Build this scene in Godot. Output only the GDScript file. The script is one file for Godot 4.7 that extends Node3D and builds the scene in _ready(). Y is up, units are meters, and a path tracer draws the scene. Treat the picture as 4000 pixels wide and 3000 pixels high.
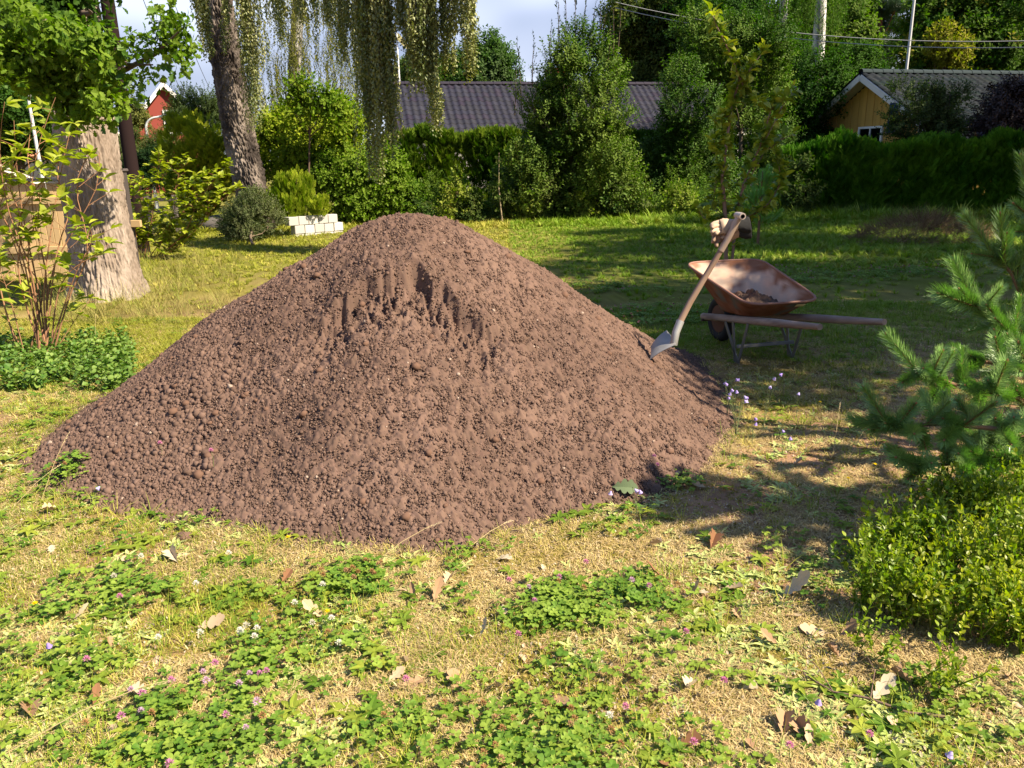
extends Node3D

# ---------------------------------------------------------------- mesh helpers
class MB:
	var v := PackedVector3Array()
	var n := PackedVector3Array()
	var c := PackedColorArray()
	var i := PackedInt32Array()

	func tri(a: Vector3, b: Vector3, d: Vector3, col: Color) -> void:
		var k := v.size()
		var nn := (d - a).cross(b - a).normalized()
		v.append(a); v.append(b); v.append(d)
		n.append(nn); n.append(nn); n.append(nn)
		c.append(col); c.append(col); c.append(col)
		i.append(k); i.append(k + 1); i.append(k + 2)

	func quad(a: Vector3, b: Vector3, d: Vector3, e: Vector3, col: Color) -> void:
		tri(a, b, d, col)
		tri(a, d, e, col)

	func box(t: Transform3D, s: Vector3, col: Color, bev := 0.0) -> void:
		# a box with chamfered vertical and horizontal edges when bev > 0
		var h := s / 2.0
		if bev <= 0.0:
			for ax in 3:
				for sg in [-1.0, 1.0]:
					var p := [Vector3(), Vector3(), Vector3(), Vector3()]
					var u := (ax + 1) % 3
					var w := (ax + 2) % 3
					var signs := [[-1, -1], [1, -1], [1, 1], [-1, 1]]
					for q in 4:
						var x := Vector3()
						x[ax] = sg * h[ax]
						x[u] = signs[q][0] * h[u]
						x[w] = signs[q][1] * h[w]
						p[q] = t * x
					if sg > 0: quad(p[0], p[3], p[2], p[1], col)
					else: quad(p[0], p[1], p[2], p[3], col)
			return
		# chamfered: faces, edges, corners through a 4x4 grid of sign steps
		var f := func(sx: float, sy: float, sz: float, ax: int) -> Vector3:
			var q := Vector3(sx * h.x, sy * h.y, sz * h.z)
			for m in 3:
				if m != ax: q[m] -= sign(q[m]) * bev
			return t * q
		for ax in 3:
			var u := (ax + 1) % 3
			var w := (ax + 2) % 3
			for sg in [-1.0, 1.0]:
				var p := []
				for s4 in [[-1, -1], [1, -1], [1, 1], [-1, 1]]:
					var x := Vector3()
					x[ax] = sg; x[u] = s4[0]; x[w] = s4[1]
					p.append(f.call(x.x, x.y, x.z, ax))
				if sg > 0: quad(p[0], p[3], p[2], p[1], col)
				else: quad(p[0], p[1], p[2], p[3], col)
			# edges along axis ax
			for su in [-1.0, 1.0]:
				for sw in [-1.0, 1.0]:
					var lo := Vector3(); var hi := Vector3()
					lo[ax] = -1; hi[ax] = 1
					lo[u] = su; hi[u] = su; lo[w] = sw; hi[w] = sw
					var a: Vector3 = f.call(lo.x, lo.y, lo.z, u)
					var b: Vector3 = f.call(hi.x, hi.y, hi.z, u)
					var d: Vector3 = f.call(hi.x, hi.y, hi.z, w)
					var e: Vector3 = f.call(lo.x, lo.y, lo.z, w)
					if su * sw > 0: quad(a, b, d, e, col)
					else: quad(e, d, b, a, col)

	func grid(rows: Array, cols: Array, flip := false, wrap := false) -> void:
		# rows: Array of PackedVector3Array of one length; cols: Array of PackedColorArray or a single Color
		var k := v.size()
		var nr := rows.size()
		var nc: int = rows[0].size()
		var one: bool = cols.size() == 1
		for r in nr:
			var row: PackedVector3Array = rows[r]
			var up: PackedVector3Array = rows[maxi(r - 1, 0)]
			var dn: PackedVector3Array = rows[mini(r + 1, nr - 1)]
			for q in nc:
				var l := q - 1
				var g := q + 1
				if wrap:
					if l < 0: l = nc - 2
					if g >= nc: g = 1
				else:
					l = maxi(l, 0); g = mini(g, nc - 1)
				var nn := (dn[q] - up[q]).cross(row[g] - row[l]).normalized()
				if flip: nn = -nn
				v.append(row[q]); n.append(nn)
				c.append(cols[0] if one else cols[r][q])
		for r in nr - 1:
			for q in nc - 1:
				var a := k + r * nc + q
				var b := a + 1
				var d := a + nc
				var e := d + 1
				if flip:
					i.append_array(PackedInt32Array([a, d, b, b, d, e]))
				else:
					i.append_array(PackedInt32Array([a, b, d, b, e, d]))

	func tube(pts: Array, rad: Array, sides: int, col: Color, cap := true) -> void:
		var rows := []
		var m := pts.size()
		var tn: Vector3 = (pts[1] - pts[0]).normalized()
		var ref := Vector3(0, 0, 1) if absf(tn.z) < 0.9 else Vector3(1, 0, 0)
		var x := ref.cross(tn).normalized()
		for k in m:
			var t2: Vector3 = (pts[mini(k + 1, m - 1)] - pts[maxi(k - 1, 0)]).normalized()
			x = (x - t2 * x.dot(t2)).normalized()
			var y := t2.cross(x)
			var row := PackedVector3Array()
			for s in sides + 1:
				var a := TAU * s / sides
				row.append(pts[k] + (x * cos(a) + y * sin(a)) * rad[k])
			rows.append(row)
		grid(rows, [col], true, true)
		if cap:
			for e in [0, m - 1]:
				var row2: PackedVector3Array = rows[e]
				for s in sides:
					if e == 0: tri(pts[e], row2[s], row2[s + 1], col)
					else: tri(pts[e], row2[s + 1], row2[s], col)

	func leaf(o: Vector3, dir: Vector3, up: Vector3, ln: float, wd: float, fold: float, droop: float, col: Color, shape: Array) -> void:
		var side := dir.cross(up).normalized()
		var u2 := side.cross(dir).normalized()
		var pm := o; var pl := o; var pr := o
		for k in shape.size():
			var t: float = shape[k].x
			var w: float = shape[k].y * wd
			var m := o + dir * (ln * t) - u2 * (droop * ln * t * t)
			var l := m + side * w + u2 * (fold * w)
			var r := m - side * w + u2 * (fold * w)
			if k > 0:
				if shape[k - 1].y > 0.0:
					tri(pm, pl, l, col); tri(pr, pm, r, col)
				if shape[k].y > 0.0 or shape[k - 1].y > 0.0:
					tri(pm, l, m, col); tri(pm, m, r, col)
			pm = m; pl = l; pr = r

	func mesh() -> ArrayMesh:
		var a := []
		a.resize(Mesh.ARRAY_MAX)
		a[Mesh.ARRAY_VERTEX] = v
		a[Mesh.ARRAY_NORMAL] = n
		a[Mesh.ARRAY_COLOR] = c
		a[Mesh.ARRAY_INDEX] = i
		var m := ArrayMesh.new()
		m.add_surface_from_arrays(Mesh.PRIMITIVE_TRIANGLES, a)
		return m

class SC:
	var b := PackedFloat32Array()
	var n := 0
	func add(x: Basis, o: Vector3, col: Color) -> void:
		b.append_array(PackedFloat32Array([x.x.x, x.y.x, x.z.x, o.x, x.x.y, x.y.y, x.z.y, o.y, x.x.z, x.y.z, x.z.z, o.z, col.r, col.g, col.b, 1.0]))
		n += 1

var rng := RandomNumberGenerator.new()
var nz := FastNoiseLite.new()
var nz2 := FastNoiseLite.new()
var names := {}
const W1 := Color(1, 1, 1)
const DIAMOND := [Vector2(0, 0), Vector2(.45, .5), Vector2(1, 0)]
const OVAL := [Vector2(0, 0), Vector2(.22, .36), Vector2(.5, .5), Vector2(.8, .3), Vector2(1, 0)]
const BIRCHL := [Vector2(0, 0), Vector2(.28, .45), Vector2(.55, .3), Vector2(1, 0)]
const OAKL := [Vector2(0, .02), Vector2(.12, .08), Vector2(.21, .24), Vector2(.27, .26), Vector2(.35, .15), Vector2(.44, .34), Vector2(.52, .42), Vector2(.58, .38), Vector2(.63, .25), Vector2(.72, .38), Vector2(.8, .4), Vector2(.86, .26), Vector2(.94, .2), Vector2(1, .05)]
const ROUND := [Vector2(0, .02), Vector2(.2, .3), Vector2(.5, .46), Vector2(.8, .5), Vector2(1, .12)]
const BLADE := [Vector2(0, .5), Vector2(.5, .4), Vector2(1, 0)]

func R(a: float, b: float) -> float:
	return rng.randf_range(a, b)

func rdir() -> Vector3:
	var z := R(-1, 1)
	var a := R(0, TAU)
	var s := sqrt(1.0 - z * z)
	return Vector3(s * cos(a), z, s * sin(a))

func lookat(dir: Vector3, roll: float, s: float) -> Basis:
	# y axis along dir
	var y := dir.normalized()
	var x := (Vector3(0, 0, 1) if absf(y.z) < 0.9 else Vector3(1, 0, 0)).cross(y).normalized()
	var z := x.cross(y)
	return Basis((x * cos(roll) + z * sin(roll)) * s, y * s, (z * cos(roll) - x * sin(roll)) * s)

func mat(col := Color(1, 1, 1), rough := 0.85, metal := 0.0, spec := 0.4) -> StandardMaterial3D:
	var m := StandardMaterial3D.new()
	m.albedo_color = col
	m.roughness = rough
	m.metallic = metal
	m.metallic_specular = spec
	m.vertex_color_use_as_albedo = true
	return m

func leafmat(back := Color(.85, .95, .35), rough := 0.55, spec := 0.45) -> StandardMaterial3D:
	var m := mat(W1, rough, 0.0, spec)
	m.backlight_enabled = true
	m.backlight = back
	return m

func numbered(called: String) -> String:
	if not names.has(called):
		names[called] = 0
		return called
	names[called] += 1
	return "%s_%03d" % [called, names[called]]

func tag(o: Node3D, label: String, category: String, group := "", kind := "") -> Node3D:
	if label: o.set_meta("label", label)
	if category: o.set_meta("category", category)
	if group: o.set_meta("group", group)
	if kind: o.set_meta("kind", kind)
	return o

func thing(called: String, at: Vector3, label: String, category: String, group := "") -> Node3D:
	var o := Node3D.new()
	o.name = numbered(called)
	add_child(o)
	o.position = at
	return tag(o, label, category, group)

func obj(called: String, m: Mesh, material: Material, parent: Node3D = null, kind := "") -> MeshInstance3D:
	var o := MeshInstance3D.new()
	o.mesh = m
	o.material_override = material
	if parent == null:
		o.name = numbered(called)
		add_child(o)
	else:
		o.name = called
		parent.add_child(o, true)
	if kind: o.set_meta("kind", kind)
	return o

func scatter(called: String, sc: SC, m: Mesh, material: Material, parent: Node3D = null, kind := "stuff") -> Node3D:
	var mm := MultiMesh.new()
	mm.transform_format = MultiMesh.TRANSFORM_3D
	mm.use_colors = true
	mm.mesh = m
	mm.instance_count = sc.n
	mm.buffer = sc.b
	var o := MultiMeshInstance3D.new()
	o.multimesh = mm
	o.material_override = material
	if parent == null:
		o.name = numbered(called)
		add_child(o)
	else:
		o.name = called
		parent.add_child(o, true)
	if kind: o.set_meta("kind", kind)
	return o

# where things stand: a point of the place at a given depth, worked out from sight lines measured on the survey photograph
const EYE := Vector3(0, 1.6, 0)
var cam_basis := Basis.from_euler(Vector3(deg_to_rad(-16.0), 0, deg_to_rad(-1.0)))
func ray(x: float, y: float) -> Vector3:
	var f := 384.0 / tan(deg_to_rad(26.0))
	return cam_basis * Vector3((x * 0.46293 - 512.0) / f, -(y * 0.46293 - 384.0) / f, -1.0)
func P(x: float, y: float, z: float) -> Vector3:
	var d := ray(x, y)
	return EYE + d * (z / d.z)
func G(x: float, y: float, h := 0.0) -> Vector3:
	var d := ray(x, y)
	return EYE + d * ((h - EYE.y) / d.y)
func B(x: float, y: float, z: float, r: float) -> Vector4:
	var p := P(x, y, z)
	return Vector4(p.x, p.y, p.z, r * 0.46293 / 787.3 * absf(z))

# ---------------------------------------------------------------- the ground and the heap as height fields
const HEAP := Vector2(-0.60, -5.05)
const HEAP_R := [2.02, 2.02, 1.98, 1.93, 1.97, 2.03, 2.0, 1.95, 2.0, 2.2, 2.36, 2.42, 2.4, 2.3, 2.25, 2.2, 2.2, 2.25, 2.35, 2.45, 2.4, 2.2]

func gy(x: float, z: float) -> float:
	var far := clampf((-z - 3.0) / 8.0, 0.0, 1.0)
	return nz.get_noise_2d(x * 14.0, z * 14.0) * 0.05 + nz.get_noise_2d(x * 90.0, z * 90.0) * 0.018 * (1.0 - far)

func heap_h(x: float, z: float) -> float:
	# height of the soil heap over the ground, negative outside its foot
	var dx := x - HEAP.x
	var dz := z - HEAP.y
	var r := sqrt(dx * dx + dz * dz)
	var a := fposmod(atan2(dz, dx), TAU) / TAU * HEAP_R.size()
	var k := int(a)
	var fr := a - k
	fr = fr * fr * (3.0 - 2.0 * fr)
	var rad: float = lerpf(HEAP_R[k % HEAP_R.size()], HEAP_R[(k + 1) % HEAP_R.size()], fr)
	rad *= 1.0 + 0.05 * nz.get_noise_2d(x * 60.0, z * 60.0)
	var t := r / rad
	if t > 1.25: return -0.1
	var q := 1.0 - sqrt(t * t + 0.016)
	if q < 0.0: return q * 0.5
	var h := 1.5 * pow(q, 1.08)
	return h

func heap_top(x: float, z: float) -> float:
	var h := heap_h(x, z)
	if h < -0.02: return h
	var amp := clampf(h / 0.25 + 0.25, 0.0, 1.0)
	h += amp * (nz.get_noise_2d(x * 55.0 + 9.0, z * 55.0) * 0.05 + nz2.get_noise_2d(x * 170.0, z * 170.0) * 0.026)
	# shovel scar: a ledge with a ragged steep face below it
	var sx := (x + 0.56) / 0.5
	var edge := -4.36 + 0.14 * nz2.get_noise_1d(x * 260.0) + 0.10 * sx * sx
	if absf(sx) < 1.25:
		var w := smoothstep(1.25, 0.7, absf(sx))
		var dzz := z - edge
		var cut := smoothstep(-0.02, 0.04, dzz) * smoothstep(0.36, 0.06, dzz)
		h += w * (0.055 * smoothstep(-0.35, -0.05, dzz) * smoothstep(0.02, -0.03, dzz) - 0.055 * cut)
		h += w * cut * (absf(nz2.get_noise_2d(x * 800.0, z * 500.0)) * 0.13 + nz.get_noise_2d(x * 2200.0, z * 1500.0) * .05 - 0.025)
	return h

func ground_top(x: float, z: float) -> float:
	return maxf(gy(x, z), gy(x, z) + heap_h(x, z))

# ---------------------------------------------------------------- growing things
func sprig(shape: Array, count: int, ln: float, wd: float, stem: float, spread := 0.9, hang := 0.0, stemcol := Color(.5, .25, .2), droop := 0.25) -> ArrayMesh:
	# a twig along +y with alternate leaves
	var b := MB.new()
	var pts := [Vector3.ZERO, Vector3(R(-.03, .03), .5, R(-.03, .03)) * stem, Vector3(R(-.08, .08), 1, R(-.08, .08)) * stem]
	b.tube(pts, [stem * .014 + .0008, stem * .01 + .0006, .0006], 3, stemcol, false)
	for k in count:
		var t := (k + 0.6) / count
		var o: Vector3 = pts[0].lerp(pts[1], t * 2.0) if t < .5 else pts[1].lerp(pts[2], t * 2.0 - 1.0)
		var a := k * 2.4 + R(-.5, .5)
		var out := Vector3(cos(a), 0, sin(a))
		var dir := (out * spread + Vector3(0, lerpf(.35, 1.3, t * t) - hang, 0) + rdir() * .25).normalized()
		var up := (Vector3(0, 1, 0) + rdir() * .5 - dir * .2).normalized()
		var s := R(.7, 1.15)
		b.leaf(o, dir, up, ln * s, wd * s, R(.1, .5), R(.0, droop * 2.0), Color(1, 1, 1) * R(.82, 1.12), shape)
	return b.mesh()

func strand(count: int, ln: float, wd: float, shape: Array) -> ArrayMesh:
	# one metre of hanging birch twig, going down
	var b := MB.new()
	var pts := [Vector3.ZERO, Vector3(.02, -.35, .01), Vector3(-.01, -.7, -.02), Vector3(.01, -1.02, 0)]
	b.tube(pts, [.004, .003, .0022, .0012], 3, Color(.35, .2, .2), false)
	for k in count:
		var y := -float(k + .5) / count
		var a := R(0, TAU)
		var o := Vector3(R(-.03, .03), y, R(-.03, .03))
		var dir := (Vector3(cos(a), 0, sin(a)) * R(.5, 1.1) + Vector3(0, -1.0, 0)).normalized()
		var s := R(.7, 1.2)
		b.leaf(o + Vector3(cos(a), 0, sin(a)) * .02, dir, (Vector3(cos(a), .6, sin(a)) + rdir() * .5).normalized(), ln * s, wd * s, R(.05, .4), R(0, .3), Color(1, 1, 1) * R(.8, 1.15), shape)
	return b.mesh()

func spray(count: int, ln: float) -> ArrayMesh:
	# a flat fan of thuja scale twigs along +y
	var b := MB.new()
	for k in count:
		var t := float(k) / count
		var sg := 1.0 if k % 2 == 0 else -1.0
		var o := Vector3(0, t * ln * .75, 0)
		var dir := Vector3(sg * lerpf(.9, .25, t), 1.0, R(-.15, .25)).normalized()
		var l2 := ln * lerpf(.55, .3, t)
		b.leaf(o, dir, Vector3(R(-.3, .3), 0, 1).normalized(), l2, ln * .085, .2, R(-.1, .25), Color(1, 1, 1) * R(.75, 1.1), DIAMOND)
		for q in 2:
			var o2 := o + dir * l2 * (.35 + .3 * q)
			b.leaf(o2, (dir + Vector3(sg * (.5 - q), .2, R(-.2, .2))).normalized(), Vector3(0, R(-.3, .3), 1).normalized(), l2 * .5, ln * .06, .2, .1, Color(1, 1, 1) * R(.85, 1.2), DIAMOND)
	return b.mesh()

func needle_shoot(ln: float, count: int, nl: float, bare := 0.0) -> ArrayMesh:
	var b := MB.new()
	b.tube([Vector3.ZERO, Vector3(0, ln * .5, 0), Vector3(0, ln, 0)], [.006, .005, .0035], 6, Color(.34, .19, .09))
	b.tube([Vector3(0, ln - .004, 0), Vector3(0, ln + .008, 0), Vector3(0, ln + .016, 0)], [.004, .0048, .001], 6, Color(.42, .2, .1))
	for k in count:
		var t := bare + (1.0 - bare) * (k + R(0, 1)) / count
		var a := k * 2.399 + R(-.3, .3)
		var out := Vector3(cos(a), 0, sin(a))
		var lift := lerpf(.75, 1.25, t) + R(-.2, .2)
		var dir := (out + Vector3(0, lift, 0)).normalized()
		var o := Vector3(0, t * ln, 0) + out * .004
		var side := dir.cross(out).normalized()
		var l2 := nl * R(.8, 1.15) * (1.0 if t < .9 else .75)
		var mid := o + dir * l2 * .5 + side * R(-.004, .004)
		var tip := o + dir * l2 + side * R(-.01, .01) - out * l2 * .06
		var w := side * .0017
		var col := Color(.21, .34, .10) * R(.75, 1.25)
		b.tri(o - w, o + w, mid + w, col); b.tri(o - w, mid + w, mid - w, col)
		b.tri(mid - w, mid + w, tip, col)
	return b.mesh()

func crown(called: String, parent: Node3D, m: Mesh, material: Material, blobs: Array, count: int, s0: float, s1: float, ca: Color, cb: Color, opt := {}) -> void:
	# fills the blobs (Vector4: centre, radius) with sprigs, thickest in the shell, broken by noise
	var lumps := []
	var own: int = opt.get("lumps", 5)
	for q in blobs:
		lumps.append(q)
		for k in own:
			var d := rdir()
			d.y *= .9
			lumps.append(Vector4(q.x + d.x * q.w * .72, q.y + d.y * q.w * .72, q.z + d.z * q.w * .72, q.w * R(.28, .5)))
	var tot := 0.0
	var acc := []
	for q in lumps:
		tot += q.w * q.w
		acc.append(tot)
	var sc := SC.new()
	var thr: float = opt.get("gap", -.1)
	var upw: float = opt.get("up", .5)
	var rnd: float = opt.get("rnd", .7)
	var nf: float = opt.get("freq", 90.0)
	var flat: float = opt.get("squash", 1.0)
	var off := R(0, 999)
	var base := parent.position if parent else Vector3.ZERO
	var tries := 0
	while sc.n < count and tries < count * 5:
		tries += 1
		var pick := rng.randf() * tot
		var k := acc.bsearch(pick)
		var q: Vector4 = lumps[mini(k, lumps.size() - 1)]
		var d := rdir()
		var r := q.w * (1.0 - .5 * pow(rng.randf(), 1.6))
		var p := Vector3(q.x + d.x * r, q.y + d.y * r * flat, q.z + d.z * r)
		if p.y < opt.get("floor", .05): continue
		var g := nz.get_noise_3d(p.x * nf + off, p.y * nf, p.z * nf)
		if g < thr and rng.randf() > .12: continue
		var dir := d + Vector3(0, upw, 0) + rdir() * rnd
		var f := clampf(nz2.get_noise_3d(p.x * 40.0, p.y * 40.0, p.z * 40.0 + off) * .9 + .5 + R(-.35, .35), 0.0, 1.0)
		var col := ca.lerp(cb, f)
		if opt.has("odd") and rng.randf() < .05: col = opt.odd
		sc.add(lookat(dir, R(0, TAU), R(s0, s1)), p - base, col)
	scatter(called, sc, m, material, parent)

func limbs(parent: Node3D, base: Vector3, path: Array, rad: Array, targets: Array, bark: Material, col: Color, thick := .25) -> void:
	var b := MB.new()
	var pts := []
	for p in path: pts.append(p - base)
	b.tube(pts, rad, 10, col)
	for q in targets:
		var t := Vector3(q.x, q.y, q.z) - base
		# leave the trunk at the nearest lower point
		var best := 0
		for k in pts.size():
			if pts[k].y < t.y - q.w * .3: best = k
		var s: Vector3 = pts[best]
		var r0: float = rad[best] * thick + .012
		var mid := s.lerp(t, .5) + Vector3(0, -.12 * s.distance_to(t), 0) + rdir() * .08 * s.distance_to(t)
		b.tube([s, s.lerp(mid, .55) + rdir() * .04, mid, mid.lerp(t, .5) + rdir() * .06, t], [r0, r0 * .8, r0 * .6, r0 * .4, r0 * .15], 5, col, false)
		for k in 3:
			var e = t + rdir() * q.w * .85
			b.tube([mid.lerp(t, R(.2, .8)), t.lerp(e, .5) + rdir() * .05, e], [r0 * .35, r0 * .22, r0 * .07], 4, col, false)
	obj("trunk", b.mesh(), bark, parent)

func tree(called: String, label: String, category: String, base: Vector3, path: Array, rad: Array, blobs: Array, m: Mesh, material: Material, count: int, s0: float, s1: float, ca: Color, cb: Color, bark: Material, barkcol: Color, opt := {}, group := "") -> Node3D:
	var t := thing(called, base, label, category, group)
	var way := [base]
	way.append_array(path)
	limbs(t, base, way, rad, blobs, bark, barkcol)
	crown("crown", t, m, material, blobs, count, s0, s1, ca, cb, opt)
	return t

func blobs(list: Array, z: float, dz := 0.0) -> Array:
	var out := []
	for k in list.size():
		out.append(B(list[k][0], list[k][1], z + (R(-dz, dz) if dz else 0.0), list[k][2]))
	return out

func bark_trunk(path: Array, rad: Array, sides: int, rows_n: int, furrow: float, freq: Vector2, cols: Array, flare: float, base: Vector3) -> ArrayMesh:
	# a trunk whose furrowed bark is modelled
	var b := MB.new()
	var cur := Curve3D.new()
	for p in path: cur.add_point(p - base)
	var total := cur.get_baked_length()
	var rows := []
	var cl := []
	for r in rows_n + 1:
		var t := float(r) / rows_n
		var p := cur.sample_baked(t * total, true)
		var p2 := cur.sample_baked(minf(t + .02, 1.0) * total, true)
		var tn := (p2 - p).normalized() if p2.distance_to(p) > .001 else Vector3.UP
		var f := t * (rad.size() - 1)
		var k := mini(int(f), rad.size() - 2)
		var r0: float = lerpf(rad[k], rad[k + 1], f - k)
		var x := Vector3(0, 0, 1).cross(tn).normalized()
		var y := tn.cross(x)
		var row := PackedVector3Array()
		var pc := PackedColorArray()
		for s in sides + 1:
			var a := TAU * (s % sides) / sides
			var cx := cos(a)
			var cz := sin(a)
			var h := t * total
			var n1 := nz.get_noise_3d(cx * freq.x, cz * freq.x, h * freq.y)
			var n2 := nz2.get_noise_3d(cx * freq.x * 2.3 + 50.0, cz * freq.x * 2.3, h * freq.y * 2.6)
			var ridge := 1.0 - absf(n1) * 3.2 if furrow > 0 else 0.0
			var fl := flare * exp(-h / .28) * (1.0 + .45 * sin(a * 3.0 + 1.0) + .25 * sin(a * 5.0))
			var rr := r0 * (1.0 + fl) + furrow * (clampf(ridge, -.6, .5) * -.7 + n2 * .9)
			row.append(p + (x * cx + y * cz) * rr)
			var g := clampf(.5 + nz2.get_noise_3d(cx * 60.0, cz * 60.0, h * 60.0) * 1.3 + n2 * .5, 0, 1)
			pc.append(cols[0].lerp(cols[1], g))
		rows.append(row)
		cl.append(pc)
	b.grid(rows, cl, true, true)
	return b.mesh()

# ---------------------------------------------------------------- the scene
const SUN := Vector3(0.641, 0.707, 0.299)
var bark_m: StandardMaterial3D
var plain_m: StandardMaterial3D
var leaf_m: StandardMaterial3D
var gloss_m: StandardMaterial3D
var needle_m: StandardMaterial3D

func _ready() -> void:
	rng.seed = 4711
	nz.seed = 3; nz.frequency = .01; nz.fractal_octaves = 3
	nz2.seed = 8; nz2.frequency = .01; nz2.fractal_octaves = 4
	var cam := Camera3D.new()
	cam.name = "camera"
	cam.fov = 52.0
	cam.near = .05
	cam.far = 600.0
	cam.transform = Transform3D(cam_basis, EYE)
	add_child(cam)
	var sky_m := ProceduralSkyMaterial.new()
	sky_m.sky_top_color = Color(.42, .58, .86)
	sky_m.sky_horizon_color = Color(.86, .9, .97)
	sky_m.sky_curve = .16
	sky_m.ground_bottom_color = Color(.25, .24, .18)
	sky_m.ground_horizon_color = Color(.6, .64, .62)
	sky_m.sun_angle_max = 1.0
	sky_m.sky_cover = clouds()
	sky_m.sky_energy_multiplier = .62
	var sky := Sky.new()
	sky.sky_material = sky_m
	var env := Environment.new()
	env.background_mode = Environment.BG_SKY
	env.sky = sky
	env.tonemap_mode = Environment.TONE_MAPPER_LINEAR
	env.tonemap_exposure = 2.7
	env.sdfgi_enabled = true
	env.ssao_enabled = true
	env.ssil_enabled = true
	var we := WorldEnvironment.new()
	we.name = "world_environment"
	we.environment = env
	add_child(we)
	var sun := DirectionalLight3D.new()
	sun.name = "sun"
	sun.light_energy = 1.6
	sun.light_color = Color(1.0, .94, .84)
	sun.light_angular_distance = .53
	sun.shadow_enabled = true
	add_child(sun)
	sun.look_at_from_position(SUN * 50.0, Vector3.ZERO)

	plain_m = mat(W1, .85)
	bark_m = mat(W1, .95, 0.0, .2)
	leaf_m = leafmat(Color(.8, .95, .28), .65, .22)
	gloss_m = leafmat(Color(.9, 1.0, .3), .55, .28)
	needle_m = leafmat(Color(.55, .7, .25), .35, .5)
	ground_and_heap()
	lawn()
	large_structures()
	big_trees()
	background_green()
	left_side()
	barrow_and_tools()
	right_foreground()
	small_things()

func clouds() -> ImageTexture:
	var im := Image.create(768, 384, false, Image.FORMAT_RGBA8)
	for y in 384:
		var el := (0.5 - (y + .5) / 384.0) * PI
		if el < 0.0: continue
		for x in 768:
			var a := (x + .5) / 768.0 * TAU
			var p := Vector3(cos(a) * cos(el), sin(el) * 2.2, sin(a) * cos(el)) * 130.0
			var g := clampf((nz2.get_noise_3d(p.x, p.y, p.z) - .06) * 3.0, 0.0, 1.0)
			g *= .55
			im.set_pixel(x, y, Color(.8, .8, .8, g))
	return ImageTexture.create_from_image(im)

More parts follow.
